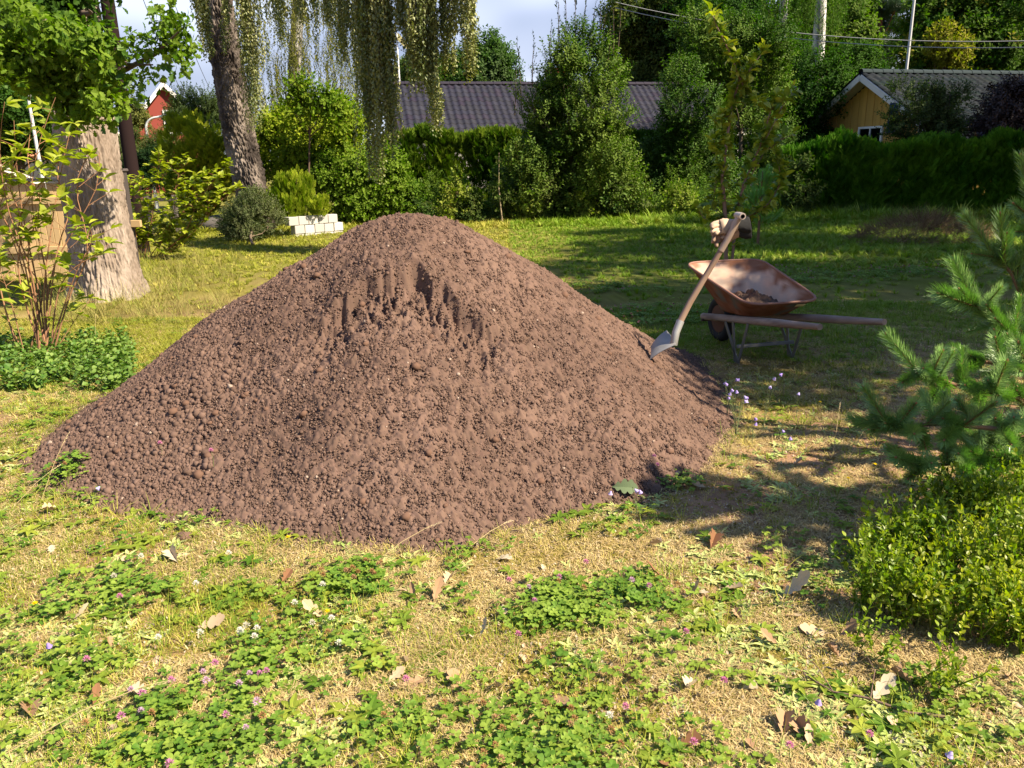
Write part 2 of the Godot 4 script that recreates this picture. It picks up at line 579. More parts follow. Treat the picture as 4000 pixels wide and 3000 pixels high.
func ground_and_heap() -> void:
	# one sheet to the horizon
	var xs := []
	var x := 0.0
	var step := .045
	while x < 260.0:
		xs.append(x)
		x += step
		if x > 3.2: step *= 1.07
	var lines := []
	for k in range(xs.size() - 1, 0, -1): lines.append(-xs[k])
	lines.append_array(xs)
	var zs := []
	var z := 1.0
	step = .04
	while z > -280.0:
		zs.append(z)
		if z < -5.0: step *= 1.05
		z -= step
	zs.push_front(8.0); zs.push_front(60.0)
	var b := MB.new()
	var rows := []
	var cl := []
	for zz in zs:
		var row := PackedVector3Array()
		var pc := PackedColorArray()
		for xx in lines:
			var inside := heap_h(xx, zz)
			row.append(Vector3(xx, gy(xx, zz) - (.04 if inside > .12 else 0.0), zz))
			var dry := clampf(.5 + nz.get_noise_2d(xx * 70.0, zz * 70.0) * 1.6, 0, 1)
			var moss := clampf(nz2.get_noise_2d(xx * 120.0 + 77.0, zz * 120.0) * 2.2 + .35, 0, 1)
			var soil := clampf(nz2.get_noise_2d(xx * 45.0, zz * 45.0 + 300.0) * 2.6 + .1 + smoothstep(.4, 1.5, xx + .25 * zz + .5) * .9, 0, 1)
			var col := Color(.25, .17, .075).lerp(Color(.33, .22, .11), dry)
			col = col.lerp(Color(.2, .165, .03), moss * .7)
			col = col.lerp(Color(.30, .175, .11), soil * .85)
			if zz < -6.0: col = col.lerp(Color(.16, .165, .03), clampf((-zz - 6.0) / 6.0, 0, 1) * .8).lerp(Color(.10, .15, .02), clampf((-zz - 5.0) / 5.0, 0, 1) * smoothstep(0.0, 2.0, xx) * .6)
			col *= .9 + .35 * nz2.get_noise_2d(xx * 900.0, zz * 900.0)
			pc.append(col)
		rows.append(row)
		cl.append(pc)
	b.grid(rows, cl, true)
	var gm := mat(W1, .95, 0, .15)
	var grain := NoiseTexture2D.new()
	grain.width = 512; grain.height = 512; grain.seamless = true; grain.as_normal_map = true; grain.bump_strength = 6.0
	var fn := FastNoiseLite.new()
	fn.seed = 5; fn.frequency = .06; fn.fractal_octaves = 4
	grain.noise = fn
	gm.normal_enabled = true
	gm.normal_texture = grain
	gm.uv1_triplanar = true
	gm.uv1_world_triplanar = true
	gm.uv1_scale = Vector3(2.2, 2.2, 2.2)
	var g := obj("ground", b.mesh(), gm)
	tag(g, "dry patchy lawn ground with bare soil showing through", "", "", "structure")

	# the heap of soil
	var heap := thing("soil_heap", Vector3(HEAP.x, 0, HEAP.y), "large heap of brown crumbly soil with a shovel scar, in the middle of the lawn", "soil heap")
	var hx := []
	x = -3.7
	while x < 2.5:
		hx.append(x); x += .0095
	var hz := []
	z = -8.0
	while z < -2.7:
		hz.append(z)
		z += .04 if z < -6.3 else .0085
	b = MB.new()
	var base := Vector3(HEAP.x, 0, HEAP.y)
	var idx := PackedInt32Array()
	var nx := hx.size()
	idx.resize(nx * hz.size())
	idx.fill(-1)
	var hs := PackedFloat32Array()
	hs.resize(nx * hz.size())
	for r in hz.size():
		for q in nx:
			var h := heap_top(hx[q], hz[r])
			if h > -.03:
				h += nz2.get_noise_2d(hx[q] * 900.0, hz[r] * 900.0) * .016 + nz.get_noise_2d(hx[q] * 1700.0 + 30.0, hz[r] * 1700.0) * .018 + nz.get_noise_2d(hx[q] * 4300.0, hz[r] * 4300.0) * .019
				h += gy(hx[q], hz[r])
			hs[r * nx + q] = h
	for r in range(1, hz.size() - 1):
		for q in range(1, nx - 1):
			var h := hs[r * nx + q]
			if h <= -.04: continue
			idx[r * nx + q] = b.v.size()
			b.v.append(Vector3(hx[q], h, hz[r]) - base)
			var gx = (hs[r * nx + q + 1] - hs[r * nx + q - 1]) / (hx[q + 1] - hx[q - 1])
			var gz = (hs[(r + 1) * nx + q] - hs[(r - 1) * nx + q]) / (hz[r + 1] - hz[r - 1])
			b.n.append(Vector3(-gx, 1, -gz).normalized())
			var f := clampf(.5 + nz2.get_noise_2d(hx[q] * 130.0, hz[r] * 130.0) * .8 + nz.get_noise_2d(hx[q] * 1900.0, hz[r] * 1900.0) * .5, 0, 1)
			b.c.append(Color(.105, .067, .051).lerp(Color(.156, .101, .077), f))
	for r in hz.size() - 1:
		for q in nx - 1:
			var a := idx[r * nx + q]
			var c2 := idx[r * nx + q + 1]
			var d := idx[(r + 1) * nx + q]
			var e := idx[(r + 1) * nx + q + 1]
			if a < 0 or c2 < 0 or d < 0 or e < 0: continue
			b.i.append_array(PackedInt32Array([a, c2, e, a, e, d]))
	var soil_m := mat(W1, 1.0, 0, .1)
	obj("mound", b.mesh(), soil_m, heap)
	# crumbs and clods lying on it
	var pebble := [lump_mesh(1, 1), lump_mesh(2, 1), lump_mesh(3, 1)]
	for kind in 3:
		var sc := SC.new()
		var want := 90000
		while sc.n < want:
			var px := R(-3.6, 2.2)
			var pz := R(-6.6, -2.8)
			var h := heap_h(px, pz)
			if h < -.012: continue
			var dens := .7 + nz.get_noise_2d(px * 130.0 + kind * 50, pz * 130.0) * .8
			if h < .22: dens += .5
			if px < -1.6 and pz > -4.7: dens += .5
			if rng.randf() > dens: continue
			var s := .0026 * pow(rng.randf() + .008, -.36)
			s = minf(s, .013)
			if px < -1.5 and pz > -4.4: s *= R(1.0, 2.1)
			var y := heap_top(px, pz) + gy(px, pz)
			if h < 0: y = gy(px, pz)
			var f := rng.randf()
			var col := Color(.098, .063, .048).lerp(Color(.160, .104, .080), f)
			if rng.randf() < .006: col = Color(.30, .23, .18)
			sc.add(Basis(rdir(), R(0, TAU)).scaled(Vector3(s, s, s)), Vector3(px, y + s * .25, pz) - base, col)
		scatter("crumbs", sc, pebble[kind], soil_m, heap)
	var big := [lump_mesh(11, 2), lump_mesh(12, 2), lump_mesh(13, 2), lump_mesh(14, 2)]
	var done := 0
	while done < 70:
		var px := R(-3.0, 1.6)
		var pz := R(-5.2, -2.95)
		var h := heap_h(px, pz)
		if h < 0.0 or h > 1.1 or (px > -1.2 and rng.randf() < .45): continue
		var s := R(.012, .026) * (1.25 if px < -1.4 and pz > -4.2 else 1.0)
		var o := obj("clod", big[done % 4], soil_m, heap)
		o.transform = Transform3D(Basis(rdir(), R(0, TAU)).scaled(Vector3(s, s * R(.7, 1), s)), Vector3(px, heap_top(px, pz) + gy(px, pz) + s * .3, pz) - base)
		done += 1

func lump_mesh(sd: int, sub: int) -> ArrayMesh:
	# an uneven clod of radius 1 with brown vertex colours
	var sp := SphereMesh.new()
	sp.radius = 1.0; sp.height = 2.0
	sp.radial_segments = 5 if sub == 1 else 12
	sp.rings = 2 if sub == 1 else 7
	var a := sp.get_mesh_arrays()
	var vs: PackedVector3Array = a[Mesh.ARRAY_VERTEX]
	var ns: PackedVector3Array = a[Mesh.ARRAY_NORMAL]
	var b := MB.new()
	for k in vs.size():
		var p := vs[k]
		p *= 1.0 + nz.get_noise_3d(p.x * 60.0 + sd * 100, p.y * 60.0, p.z * 60.0) * .55 + nz2.get_noise_3d(p.x * 150.0, p.y * 150.0 + sd * 40, p.z * 150.0) * .25
		p.y *= .8
		b.v.append(p); b.n.append(ns[k])
		b.c.append(W1 if sub == 1 else Color(.135, .081, .058))
	b.i = a[Mesh.ARRAY_INDEX]
	return b.mesh()

func tuft(count: int, ln: float, wd: float, lean: float) -> ArrayMesh:
	var b := MB.new()
	for k in count:
		var a := R(0, TAU)
		var out := Vector3(cos(a), 0, sin(a))
		var o := out * R(0, .25) * ln
		var dir := (Vector3(0, 1, 0) + out * R(.1, lean)).normalized()
		b.leaf(o, dir, (Vector3.UP - out * .8 + rdir() * .3).normalized() * -1.0, ln * R(.5, 1.1), wd, .15, -R(.1, .6), Color(1, 1, 1) * R(.75, 1.2), BLADE)
	return b.mesh()

func straw_bits(count: int, reach: float, ln: float) -> ArrayMesh:
	var b := MB.new()
	for k in count:
		var a := R(0, TAU)
		var d := Vector3(cos(a), R(-.05, .3), sin(a)).normalized()
		var o := Vector3(R(-1, 1) * reach, R(.001, .012), R(-1, 1) * reach)
		var w := d.cross(Vector3.UP).normalized() * R(.0006, .0014)
		var l := R(.4, 1.2) * ln
		var m := o + d * l * .5 + Vector3(0, R(0, .006), 0)
		var col := Color(1, 1, 1) * R(.6, 1.25)
		b.quad(o - w, o + w, m + w, m - w, col)
		b.tri(m - w, m + w, o + d * l, col)
	return b.mesh()

func clover_sprig(count: int, reach: float, h: float, ln: float) -> ArrayMesh:
	var b := MB.new()
	for k in count:
		var o := Vector3(R(-1, 1) * reach, 0, R(-1, 1) * reach)
		var top := o + Vector3(R(-.3, .3), 1, R(-.3, .3)) * h * R(.4, 1.1)
		b.tri(o - Vector3(.0008, 0, 0), o + Vector3(.0008, 0, 0), top, Color(.8, .9, .7))
		var a0 := R(0, TAU)
		var col := Color(1, 1, 1) * R(.8, 1.15)
		var s := R(.75, 1.2)
		var tilt := rdir() * .35
		for q in 3:
			var a := a0 + q * TAU / 3.0
			var d := (Vector3(cos(a), R(-.1, .35), sin(a)) + tilt).normalized()
			b.leaf(top, d, (Vector3.UP + tilt).normalized(), ln * s, ln * s * .95, .25, .15, col, ROUND)
	return b.mesh()

func rosette(count: int, ln: float, wd: float) -> ArrayMesh:
	var b := MB.new()
	for k in count:
		var a := k * TAU / count + R(-.3, .3)
		var d := Vector3(cos(a), R(.15, .6), sin(a)).normalized()
		b.leaf(Vector3(0, .003, 0), d, Vector3.UP, ln * R(.7, 1.1), wd * R(.8, 1.1), .3, R(.1, .4), Color(1, 1, 1) * R(.8, 1.15), OVAL)
	return b.mesh()

func green_at(x: float, z: float) -> float:
	return clampf(.45 + nz2.get_noise_2d(x * 75.0 + 40.0, z * 75.0) * 1.5 - .13 * x, 0, 1)

func bare(x: float, z: float) -> bool:
	return heap_h(x, z) < .012

func lawn() -> void:
	var sc: SC
	var gmats := leafmat(Color(.75, .8, .3), .6, .3)
	var dry_m := leafmat(Color(.5, .45, .25), .8, .25)
	# short grass, in three grains: near, middle, far
	var fine := tuft(7, .05, .0022, 1.6)
	var wide := tuft(12, .07, .004, 1.4)
	var far := tuft(16, .10, .008, 1.2)
	for band in 3:
		sc = SC.new()
		var sc2 := SC.new()
		var want: int = [42000, 46000, 60000][band]
		var d0: float = [1.2, 3.6, 8.0][band]
		var d1: float = [3.8, 8.5, 26.5][band]
		for k in want:
			var z := -lerpf(d0, d1, sqrt(rng.randf()) if band else rng.randf())
			var x := R(-.86, .86) * -z
			if not bare(x, z): continue
			var g := green_at(x, z)
			if z < -8.0: g = clampf(g * .6 + .35, 0, 1)
			if x > .8 and z < -6.5: g = clampf(g + .45, 0, 1)
			if rng.randf() > .25 + g * .8: continue
			var green := rng.randf() < g * .85 + .1
			var col := Color(.44, .37, .08).lerp(Color(.58, .48, .17), rng.randf())
			if green: col = Color(.14, .23, .018).lerp(Color(.36, .38, .04), rng.randf())
			if z < -6.0: col = col.lerp(Color(.33, .32, .045) if x < 0.0 else Color(.15, .28, .018), .65)
			var s := R(.45, 1.15)
			if x > .4 and z > -4.0: s *= .75
			if z < -19.0: s *= R(1.0, 2.4)
			if x > 3.0 and z < -11.0: s *= R(1.0, 2.0)
			var t := Basis(Vector3.UP, R(0, TAU)).scaled(Vector3(s, s * R(.6, 1.1), s))
			if green: sc.add(t, Vector3(x, gy(x, z) - .002, z), col)
			else: sc2.add(t, Vector3(x, gy(x, z) - .002, z), col)
		var m: Mesh = [fine, wide, far][band]
		tag(scatter("grass", sc, m, gmats), ["short green grass growing in the foreground lawn", "green grass on the lawn beside the soil heap", "green grass of the lawn stretching back to the hedges"][band], "grass")
		tag(scatter("dry_grass", sc2, m, dry_m), ["bleached dry grass between the clover in the foreground", "bleached dry grass on the lawn beside the soil heap", "yellowed dry grass on the far lawn"][band], "grass")
	# straw litter lying flat
	sc = SC.new()
	var straw := straw_bits(22, .05, .03)
	for k in 46000:
		var z := -1.2 - 7.5 * pow(rng.randf(), 1.5)
		var x := R(-.86, .86) * -z
		if not bare(x, z) or rng.randf() > .5 + nz2.get_noise_2d(x * 140.0, z * 140.0 + 60.0) * 1.8: continue
		var s := R(.7, 1.3)
		sc.add(Basis(Vector3.UP, R(0, TAU)).scaled(Vector3(s, s, s)), Vector3(x, gy(x, z), z), Color(.46, .34, .13).lerp(Color(.60, .48, .25), rng.randf()).lerp(Color(.30, .19, .08), .5 * float(rng.randf() < .3)))
	tag(scatter("straw_litter", sc, straw, dry_m), "pale straw and dead grass bits lying over the ground", "litter")
	# clover between the grass
	sc = SC.new()
	var clo := clover_sprig(7, .045, .04, .014)
	for k in 3600:
		var z := -1.2 - 8.0 * pow(rng.randf(), 1.4)
		var x := R(-.86, .86) * -z
		var g := nz.get_noise_2d(x * 110.0 + 200.0, z * 110.0) * 2.0 + -.02 - .2 * x + (.12 if z > -2.4 else 0.0)
		if not bare(x, z) or rng.randf() > clampf(g, 0.03, .9): continue
		var s := R(.6, 1.25)
		sc.add(Basis(Vector3.UP, R(0, TAU)).scaled(Vector3(s, s, s)), Vector3(x, gy(x, z), z), Color(.09, .19, .02).lerp(Color(.28, .36, .045), rng.randf()))
	tag(scatter("clover", sc, clo, leafmat(Color(.8, .9, .35), .55, .35)), "low clover leaves spreading through the foreground lawn", "clover")
	# hawkweed rosettes, pale and hairy
	sc = SC.new()
	var ros := rosette(7, .042, .014)
	for k in 15000:
		var z := -1.2 - 4.5 * pow(rng.randf(), 1.2)
		var x := R(-.86, .86) * -z
		var g := nz2.get_noise_2d(x * 95.0 + 900.0, z * 95.0) * 2.2 + .22
		if not bare(x, z) or rng.randf() > clampf(g, 0.02, .8): continue
		var s := R(.5, 1.15)
		sc.add(Basis(Vector3.UP, R(0, TAU)).scaled(Vector3(s, s, s)), Vector3(x, gy(x, z), z), Color(.24, .32, .08).lerp(Color(.48, .50, .19), rng.randf()))
	tag(scatter("hawkweed", sc, ros, leafmat(Color(.5, .6, .3), .75, .25)), "pale grey green leaf rosettes flat in the foreground lawn", "hawkweed")
	# broader weeds and longer bright blades in loose patches
	sc = SC.new()
	var weed := rosette(6, .06, .024)
	for k in 4200:
		var z := -1.2 - 5.5 * pow(rng.randf(), 1.2)
		var x := R(-.86, .86) * -z
		var g := nz.get_noise_2d(x * 150.0 + 400.0, z * 150.0) * 2.0 + .15 - .18 * x
		if not bare(x, z) or rng.randf() > clampf(g, 0.02, .8): continue
		sc.add(Basis(rdir(), R(0, .3)) * Basis(Vector3.UP, R(0, TAU)).scaled(Vector3.ONE * R(.4, 1.0)), Vector3(x, gy(x, z) + R(0, .02), z), Color(.10, .21, .02).lerp(Color(.36, .40, .05), rng.randf()))
	tag(scatter("weeds", sc, weed, leafmat(Color(.85, .95, .35), .55, .3)), "mixed broad leaved weeds between the foreground grass", "weeds")
	sc = SC.new()
	var long := tuft(10, .11, .003, 1.5)
	for k in 5200:
		var z := -1.2 - 6.5 * pow(rng.randf(), 1.3)
		var x := R(-.86, .86) * -z
		var g := nz2.get_noise_2d(x * 130.0 + 700.0, z * 130.0) * 2.2 + .22 - .1 * x
		if not bare(x, z) or rng.randf() > clampf(g, 0.03, .9): continue
		sc.add(Basis(Vector3.UP, R(0, TAU)).scaled(Vector3.ONE * R(.45, 1.1)), Vector3(x, gy(x, z) - .003, z), Color(.19, .30, .02).lerp(Color(.48, .47, .07), rng.randf()))
	tag(scatter("long_grass", sc, long, gmats), "longer bright grass blades in loose tufts over the foreground", "grass")
	# moss and tiny chips
	sc = SC.new()
	var moss := tuft(14, .012, .003, 2.2)
	for k in 26000:
		var z := -1.2 - 5.5 * pow(rng.randf(), 1.4)
		var x := R(-.86, .86) * -z
		if not bare(x, z): continue
		var s := R(.8, 1.8)
		sc.add(Basis(Vector3.UP, R(0, TAU)).scaled(Vector3(s, s, s)), Vector3(x, gy(x, z) - .001, z), Color(.34, .30, .035).lerp(Color(.2, .15, .04), rng.randf()))
	tag(scatter("moss", sc, moss, gmats), "yellow green moss cushioning the bare ground", "moss")
	sc = SC.new()
	var chip := MB.new()
	for k in 5:
		var o := Vector3(R(-.04, .04), R(.001, .006), R(-.04, .04))
		chip.leaf(o, Vector3(R(-1, 1), R(0, .3), R(-1, 1)).normalized(), Vector3.UP, R(.006, .016), R(.004, .008), .3, R(-.3, .4), W1 * R(.7, 1.1), OVAL)
	for k in 9000:
		var z := -1.2 - 5.5 * pow(rng.randf(), 1.3)
		var x := R(-.86, .86) * -z
		if not bare(x, z): continue
		sc.add(Basis(Vector3.UP, R(0, TAU)).scaled(Vector3.ONE * R(.6, 1.3)), Vector3(x, gy(x, z), z), Color(.5, .42, .3).lerp(Color(.3, .18, .1), rng.randf() * rng.randf()))
	tag(scatter("leaf_chips", sc, chip.mesh(), dry_m), "small pale bits of bark and dead leaf on the ground", "litter")
	# tall grass along the far hedge and by the oak
	sc = SC.new()
	var tall := tuft(14, .42, .007, .7)
	for k in 3800:
		var x := R(-4.5, 15.0)
		var z := -22.6 - R(0, 2.0) + maxf(0.0, x - 6.0) * .3
		if x > 6.0: z += R(0, 2.5)
		var s := R(.4, 1.1)
		sc.add(Basis(Vector3.UP, R(0, TAU)).scaled(Vector3(s, s, s)), Vector3(x, gy(x, z), z), Color(.055, .115, .025).lerp(Color(.15, .17, .045), rng.randf()))
	tag(scatter("tall_grass", sc, tall, gmats), "tall uncut grass along the foot of the far hedges", "grass")
	sc = SC.new()
	for k in 900:
		var p := G(R(120, 520), R(520, 700))
		if p.z < -14.0 or rng.randf() > .2 + exp(-absf(p.x + 5.0) * .9): continue
		var s := R(.35, .95)
		sc.add(Basis(Vector3.UP, R(0, TAU)).scaled(Vector3(s, s, s)), Vector3(p.x, gy(p.x, p.z), p.z), Color(.38, .31, .11).lerp(Color(.16, .2, .035), rng.randf()))
	tag(scatter("tall_grass", sc, tuft(10, .45, .004, .8), dry_m), "yellowed tall grass round the foot of the oak trunk", "grass")

func bx(parent: Node3D, called: String, at: Vector3, size: Vector3, col: Color, turn := Basis(), bev := 0.0, m: Material = null) -> MeshInstance3D:
	var b := MB.new()
	b.box(Transform3D(turn, Vector3.ZERO), size, col, bev)
	var o := obj(called, b.mesh(), m if m else plain_m, parent)
	o.position = at
	return o

func roof_slope(e0: Vector3, e1: Vector3, r0: Vector3, r1: Vector3, tile_w: float, tile_l: float, col: Color) -> ArrayMesh:
	# rows of wavy tiles that overlap downwards, from the eave to the ridge
	var b := MB.new()
	var along := (e1 - e0).normalized()
	var up := (r0 - e0).normalized()
	var nn := along.cross(up).normalized()
	if nn.y < 0: nn = -nn
	var wide := e0.distance_to(e1)
	var n := int(e0.distance_to(r0) / tile_l)
	var seg := int(wide / tile_w) * 8
	for k in n:
		var rows := []
		var cl := []
		for j in 3:
			var row := PackedVector3Array()
			var pc := PackedColorArray()
			for q in seg + 1:
				var t := float(q) / seg
				var ph := fposmod(t * wide / tile_w, 1.0)
				var wave := .045 * (sin(ph * TAU) * .6 + absf(sin(ph * PI)) * .5)
				var f: float = (k + [0.0, 0.0, 1.05][j]) / n
				var lift: float = [.0, .042, .008][j]
				row.append(e0.lerp(r0, f) + along * (wide * t) + nn * (wave + lift))
				var tone := .85 + .3 * absf(nz.get_noise_2d(floorf(t * wide / tile_w) * 700.0, k * 900.0)) * 2.0
				pc.append(col * tone)
			rows.append(row); cl.append(pc)
		b.grid(rows, cl, nn.dot((rows[2][0] - rows[0][0]).cross(along)) < 0)
	return b.mesh()

func half_pipe(length: float, r: float, col: Color) -> ArrayMesh:
	var b := MB.new()
	var rows := []
	for k in [0.0, 1.0]:
		var row := PackedVector3Array()
		for s in 9:
			var a := PI * s / 8.0
			row.append(Vector3(k * length, sin(a) * r * lerpf(1.0, .9, k), cos(a) * r * lerpf(1.0, .9, k)))
		rows.append(row)
	b.grid(rows, [col], false)
	return b.mesh()

func window_part(parent: Node3D, at: Vector3, turn: Basis, w: float, h: float, nx: int, frame_col: Color) -> void:
	var glass := StandardMaterial3D.new()
	glass.albedo_color = Color(.03, .035, .04)
	glass.roughness = .06
	var f := MB.new()
	var t := .07
	for s in [-1.0, 1.0]:
		f.box(Transform3D(Basis(), Vector3(s * (w - t) / 2, 0, 0)), Vector3(t, h, .06), frame_col)
		f.box(Transform3D(Basis(), Vector3(0, s * (h - t) / 2, 0)), Vector3(w - 2 * t, t, .06), frame_col)
	for k in range(1, nx):
		f.box(Transform3D(Basis(), Vector3(-w / 2 + w * k / nx, 0, .004)), Vector3(.05, h - 2 * t, .05), frame_col)
	var o := obj("window", f.mesh(), plain_m, parent)
	o.transform = Transform3D(turn, at)
	var p := MB.new()
	p.box(Transform3D(), Vector3(w - 2 * t, h - 2 * t, .01), W1)
	var pane := obj("pane", p.mesh(), glass, o)
	pane.position = Vector3(0, 0, -.01)

func small_house(called: String, label: String, at: Vector3, turn: float, w: float, d: float, h: float, rise: float, wallc: Color, roofc: Color, trim: Color) -> Node3D:
	# gable towards +z, ridge along z
	var t := thing(called, at, label, "house")
	t.rotation.y = turn
	var b := MB.new()
	var f := [Vector3(-w / 2, 0, 0), Vector3(w / 2, 0, 0), Vector3(w / 2, h, 0), Vector3(0, h + rise, 0), Vector3(-w / 2, h, 0)]
	var back := []
	for p in f: back.append(p + Vector3(0, 0, -d))
	b.tri(f[0], f[2], f[1], wallc); b.tri(f[0], f[4], f[2], wallc); b.tri(f[4], f[3], f[2], wallc)
	b.quad(f[0], back[0], back[4], f[4], wallc)
	b.quad(f[1], f[2], back[2], back[1], wallc)
	b.tri(back[0], back[1], back[2], wallc); b.tri(back[0], back[2], back[4], wallc); b.tri(back[4], back[2], back[3], wallc)
	obj("wall", b.mesh(), plain_m, t)
	var r := MB.new()
	var sl := atan2(rise, w / 2)
	var ln := Vector2(w / 2, rise).length() + .35
	for s in [-1.0, 1.0]:
		var mid := Vector3(s * (w / 4 + .12), h + rise / 2 + .02, -d / 2)
		r.box(Transform3D(Basis(Vector3(0, 0, 1), -s * sl), mid), Vector3(ln, .12, d + .6), roofc)
	obj("roof", r.mesh(), plain_m, t)
	for s in [-1.0, 1.0]:
		bx(t, "verge_board", Vector3(s * (w / 4 + .12), h + rise / 2 - .04, .32), Vector3(ln, .2, .04), trim, Basis(Vector3(0, 0, 1), -s * sl))
	window_part(t, Vector3(.3, h + rise * .35, .04), Basis(), 1.0, 1.3, 2, Color(.75, .75, .73))
	return t

func large_structures() -> void:
	# long house with the dark tiled roof
	var r0 := Vector3(-5.37, 4.85, -37.5)
	var al := Vector3(.978, 0, -.208)
	var fr := Vector3(.208, 0, .978)
	var e0 := r0 + fr * 3.3
	e0.y = P(835, 291, e0.z).y
	var t := thing("long_house", Vector3(r0.x, 0, r0.z), "long low house with a dark grey tiled roof behind the clipped hedge", "house")
	var base := t.position
	var tile_m := mat(W1, .75, 0, .3)
	var roofc := Color(.024, .023, .034)
	var rf := obj("roof", roof_slope(e0 - base, e0 + al * 17.0 - base, r0 - base, r0 + al * 17.0 - base, .3, .34, roofc), tile_m, t)
	var bk := r0 - fr * 3.3
	bk.y = e0.y
	obj("roof", roof_slope(bk - base + al * 17.0, bk - base, r0 + al * 17.0 - base, r0 - base, .6, .5, roofc), tile_m, t)
	var cap := half_pipe(.42, .13, roofc)
	for k in 42:
		var o := obj("ridge_tile", cap, tile_m, rf)
		o.transform = Transform3D(Basis(al, Vector3.UP, fr), r0 - base + al * (.405 * k) + Vector3(0, .02, 0))
	var wh := Color(.6, .58, .54)
	var turn := Basis(al, Vector3.UP, fr)
	bx(t, "wall", r0 - base + al * 8.5 + Vector3(0, e0.y / 2 - 4.85, 0), Vector3(16.4, e0.y - .2, 5.9), wh, turn)
	bx(t, "fascia", e0 - base + al * 8.5 + Vector3(0, -.1, -.06), Vector3(17.0, .16, .05), Color(.75, .73, .7), turn)
	for s in [0.0, 1.0]:
		var b := MB.new()
		var o3 = r0 - base + al * (.3 + 16.4 * s)
		b.tri(o3 + Vector3(0, -.1, 0), o3 + fr * 2.9 + Vector3(0, e0.y - 4.95, 0), o3 - fr * 2.9 + Vector3(0, e0.y - 4.95, 0), wh)
		obj("gable", b.mesh(), plain_m, t)
	var brick_m := mat(W1, .9)
	var ch := bx(rf, "chimney", P(1200, 172, -39.5) - base + Vector3(0, -.5, 0), Vector3(.75, 1.3, .7), Color(.5, .46, .42), turn, .02, brick_m)
	bx(ch, "chimney_cap", Vector3(0, .8, 0), Vector3(.85, .34, .8), Color(.32, .05, .03), turn, .02, brick_m)
	# flagpole with its pennant
	var fp := P(863, 185, -44.0)
	var top := P(855, 70, -44.0)
	t = thing("flagpole", Vector3(fp.x, 0, fp.z), "thin white flagpole with a narrow yellow pennant behind the tiled roof", "flagpole")
	var m := MB.new()
	m.tube([Vector3.ZERO, Vector3(0, top.y * .5, 0), Vector3(0, top.y, 0)], [.07, .06, .035], 10, Color(.78, .78, .78))
	obj("pole", m.mesh(), plain_m, t)
	m = MB.new()
	var rows := []
	for k in 9:
		var f := k / 8.0
		var p := Vector3(f * 1.35, top.y - .15 - f * 1.45, .12 * sin(f * 7.0))
		rows.append(PackedVector3Array([p + Vector3(.08, .13, 0) * (1 - f * .6), p - Vector3(.08, .13, 0) * (1 - f * .6)]))
	m.grid(rows, [Color(.62, .55, .25)])
	obj("pennant", m.mesh(), leafmat(Color(.6, .6, .5)), t)
	yellow_house()
	# concrete blocks left in the grass
	var a := G(622, 511)
	var c2 := G(727, 502)
	var dir := Vector3(c2.x - a.x, 0, c2.z - a.z)
	var ln := dir.length()
	dir = dir.normalized()
	var bt := Basis(dir, Vector3.UP, dir.cross(Vector3.UP))
	t = thing("block_wall", Vector3(a.x, 0, a.z), "low wall of pale grey concrete blocks in the grass behind the heap", "wall")
	var conc := mat(W1, .95)
	var nb := 5
	for course in 3:
		for k in nb:
			var l := ln / nb
			var shift := l * .5 * (course % 2) * .6 + (2 - course) * .06
			var o := bx(t, "block", dir * (l * (k + .5) + shift) + Vector3(0, -.06 + .195 * course + R(-.004, .004), 0) + bt.z * R(-.006, .006), Vector3(l - .012, .186, .2), Color(.44, .425, .395) * R(.72, 1.1), bt * Basis(Vector3.UP, R(-.015, .015)), .008, conc)
			o.name = "block" if course == 0 and k == 0 else o.name
	# utility pole and its wires
	var pb := P(286, 380, -15.0)
	t = thing("utility_pole", Vector3(pb.x, 0, pb.z), "dark tarred wooden utility pole between the oak and the birch", "utility pole")
	m = MB.new()
	m.tube([Vector3(0, -.3, 0), Vector3(.01, 3, 0), Vector3(0, 6, 0), Vector3(0, 9.2, 0)], [.125, .118, .108, .095], 18, Color(.02, .014, .013))
	obj("pole", m.mesh(), bark_m, t)
	bx(t, "crossarm", Vector3(0, 8.8, .1), Vector3(1.4, .1, .1), Color(.05, .035, .03))
	var far := P(395, 205, -40.0)
	for k in 3:
		var w := MB.new()
		var s0 := Vector3(pb.x - .5 + .5 * k, 8.95, pb.z)
		var s1 := far + Vector3(1.3 * k, .3 * k, 0)
		var pts := []
		for q in 13:
			var f := q / 12.0
			pts.append(s0.lerp(s1, f) - Vector3(0, 4.0 * .5 * f * (1 - f), 0) - s0)
		var rr := []
		for q in 13: rr.append(.011)
		w.tube(pts, rr, 5, Color(.05, .05, .05))
		var o := obj("wire", w.mesh(), plain_m)
		o.position = s0
		tag(o, ["left", "middle", "right"][k] + " of the three overhead wires running back from the utility pole", "wire", "overhead wires from the utility pole")
	for k in 2:
		var w := MB.new()
		var s0 := P(1330, 5 + 12 * k, -33.0)
		var s1 := P(2230, 88 + 14 * k, -27.0)
		var pts := []
		var rr := []
		for q in 13:
			var f := q / 12.0
			pts.append(s0.lerp(s1, f) - Vector3(0, 4.0 * .45 * f * (1 - f), 0) - s0)
			rr.append(.014)
		w.tube(pts, rr, 5, Color(.3, .3, .3))
		var o := obj("wire", w.mesh(), mat(W1, .4))
		o.position = s0
		tag(o, ["upper", "lower"][k] + " of two overhead wires in front of the dark trees", "wire", "overhead wires before the right-hand trees")
	street_lamp(P(333, 400, -30.0), P(322, 262, -30.0).y, "thin grey street lamp with a curved arm by the red gable", 1.0)
	street_lamp(P(82, 330, -27.0), P(72, 200, -27.0).y, "pale street lamp seen through the leaves left of the oak", 1.0)
	street_lamp(P(1957, 160, -31.0), P(1966, -40, -31.0).y, "white lamp pole rising behind the yellow house roof", 1.0)
	var rh := P(352, 300, -48.0)
